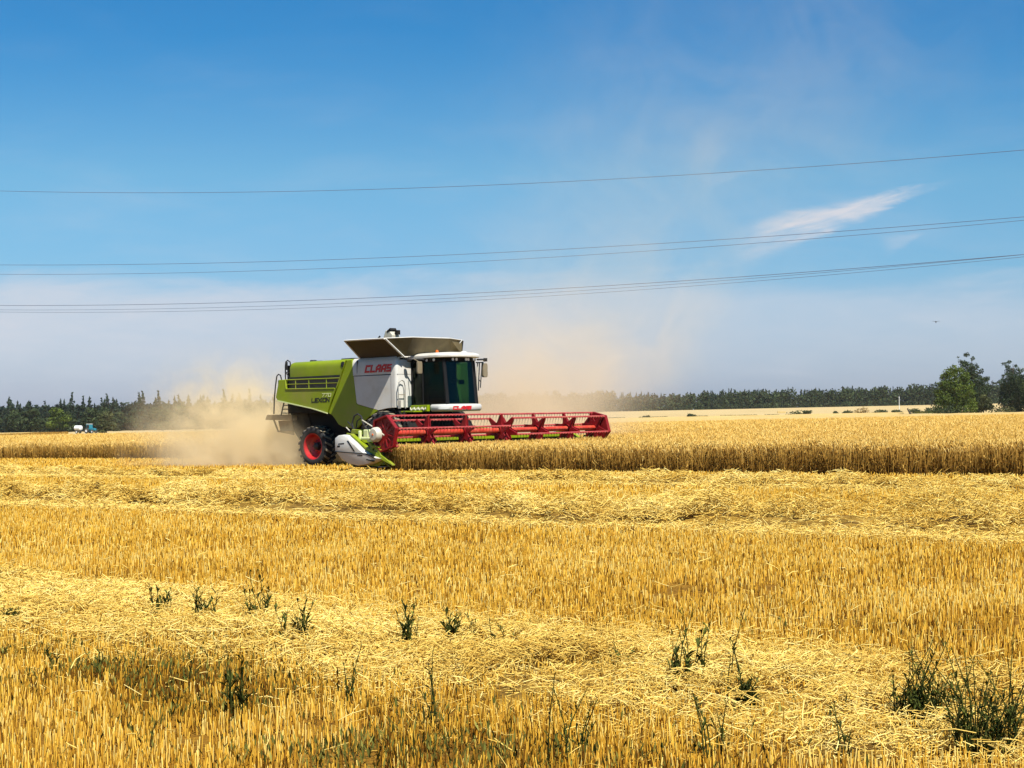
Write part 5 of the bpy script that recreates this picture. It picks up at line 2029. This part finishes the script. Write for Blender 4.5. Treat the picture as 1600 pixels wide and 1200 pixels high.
# ------------------------------------------------------------------ dust
def dust_mat(name, color, build_density, aniso=0.0):
    m = bpy.data.materials.new(name)
    m.use_nodes = True
    t = NT(m.node_tree)
    t.n.clear()
    co = t.new('ShaderNodeTexCoord').outputs['Object']
    s = t.new('ShaderNodeSeparateXYZ')
    t.l.new(co, s.inputs[0])
    den = build_density(t, co, *s.outputs)
    v = t.new('ShaderNodeVolumePrincipled')
    v.inputs['Color'].default_value = (*color, 1)
    v.inputs['Anisotropy'].default_value = aniso
    t.put(v.inputs['Density'], den)
    t.l.new(v.outputs[0], t.new('ShaderNodeOutputMaterial').inputs['Volume'])
    return m


def gauss(t, d, w):
    q = t.math('DIVIDE', d, w)
    q = t.math('MULTIPLY', q, q)
    return t.math('POWER', 2.71828, t.math('MULTIPLY', q, -1.0))


def rear_density(t, co, x, y, z):
    """x along the drive (0 at the tail, negative behind), z height above the ground"""
    nz = t.noise(co, 0.85, 6, 0.68, 1.0)
    nb_ = t.noise(co, 0.28, 3, 0.55, 0.5)
    top = t.math('ADD', 1.15, t.math('MULTIPLY', t.smooth(x, 0.0, -5.0), 1.1))
    hgt = gauss(t, t.math('MAXIMUM', z, 0.0), top)
    wid = t.math('ADD', 1.5, t.math('MULTIPLY', x, -0.16))
    lat = gauss(t, y, wid)
    lon = t.math('MULTIPLY', t.smooth(x, 1.7, 0.3), t.smooth(x, -8.6, -0.8))
    d = t.math('MULTIPLY', t.math('MULTIPLY', hgt, lat), lon)
    d = t.math('MULTIPLY', d, t.math('ADD', 0.12, t.math('MULTIPLY', t.smooth(nz, 0.42, 0.64), t.math('ADD', 0.35, t.math('MULTIPLY', nb_, 1.3)))))
    # thin veil above
    veil = t.math('MULTIPLY', gauss(t, t.math('SUBTRACT', z, 2.0), 1.7), t.math('MULTIPLY', gauss(t, t.math('ADD', x, 4.0), 3.2), gauss(t, y, 2.6)))
    veil = t.math('MULTIPLY', veil, t.math('MULTIPLY', t.smooth(nz, 0.38, 0.66), 0.24))
    return t.math('MAXIMUM', t.math('SUBTRACT', t.math('ADD', t.math('MULTIPLY', d, 5.0), veil), 0.006), 0.0)


mb = MB()
mb.b2((-13, -6, 0.02), (2.0, 6, 6.5))
du = mb.build('dust_cloud', dust_mat('tan_dust', (0.95, 0.80, 0.52), rear_density), None)
M4 = Matrix(((H3.x, L3.x, U3.x, 0), (H3.y, L3.y, U3.y, 0), (H3.z, L3.z, U3.z, 0), (0, 0, 0, 1)))
du.matrix_world = Matrix.Translation(O3 + H3 * -1.6 + L3 * -0.2) @ M4
tag(du, 'thick tan dust and chaff blowing out behind the combine', 'dust cloud', kind='stuff')


def plume_density(t, co, x, y, z):
    """rises from the far side of the header and drifts up to the right; x to the right, y away, z up"""
    nz = t.noise(co, 0.20, 6, 0.66, 1.4)
    # centre line and width grow with height
    zc = t.math('MAXIMUM', z, 0.0)
    cx = t.math('ADD', 0.3, t.math('MULTIPLY', t.math('POWER', zc, 1.0), 0.62))
    wx = t.math('ADD', 2.4, t.math('MULTIPLY', zc, 0.40))
    wy = t.math('ADD', 3.0, t.math('MULTIPLY', zc, 0.18))
    f = t.math('MULTIPLY', gauss(t, t.math('SUBTRACT', x, cx), wx), gauss(t, y, wy))
    fall = t.math('ADD', t.math('MULTIPLY', gauss(t, zc, 5.5), 1.0), t.math('MULTIPLY', t.smooth(zc, 34.0, 3.0), 0.10))
    d = t.math('MULTIPLY', t.math('MULTIPLY', f, fall), t.math('ADD', 0.12, t.math('MULTIPLY', t.smooth(nz, 0.36, 0.68), 1.4)))
    # low drift along the far header
    lowd = t.math('MULTIPLY', gauss(t, zc, 3.4), t.math('MULTIPLY', gauss(t, t.math('SUBTRACT', x, 0.9), 3.2), gauss(t, y, 3.5)))
    d = t.math('ADD', t.math('MULTIPLY', d, 0.30), t.math('MULTIPLY', lowd, 0.40))
    return t.math('MAXIMUM', t.math('SUBTRACT', d, 0.0012), 0.0)


mb = MB()
mb.b2((-9, -9, 0.3), (32, 9, 31))
pl = mb.build('dust_plume', dust_mat('thin_dust', (0.89, 0.76, 0.58), plume_density), None)
pl.location = (-0.6, 74, float(ground_z(0, 74)))
tag(pl, 'thin pale dust plume drifting up to the right of the cab', 'dust cloud', kind='stuff')

# ------------------------------------------------------------------ haze: the air of the whole scene
hzm = bpy.data.materials.new('air_haze')
hzm.use_nodes = True
t = NT(hzm.node_tree)
t.n.clear()
v = t.new('ShaderNodeVolumePrincipled')
v.inputs['Color'].default_value = (0.86, 0.92, 1.0, 1)
v.inputs['Density'].default_value = 0.000028
t.l.new(v.outputs[0], t.new('ShaderNodeOutputMaterial').inputs['Volume'])
HAZE = True
if HAZE:
    mb = MB()
    mb.b2((-1200, -60, -60), (1200, 1700, 60))
    tag(mb.build('haze', hzm), kind='stuff')
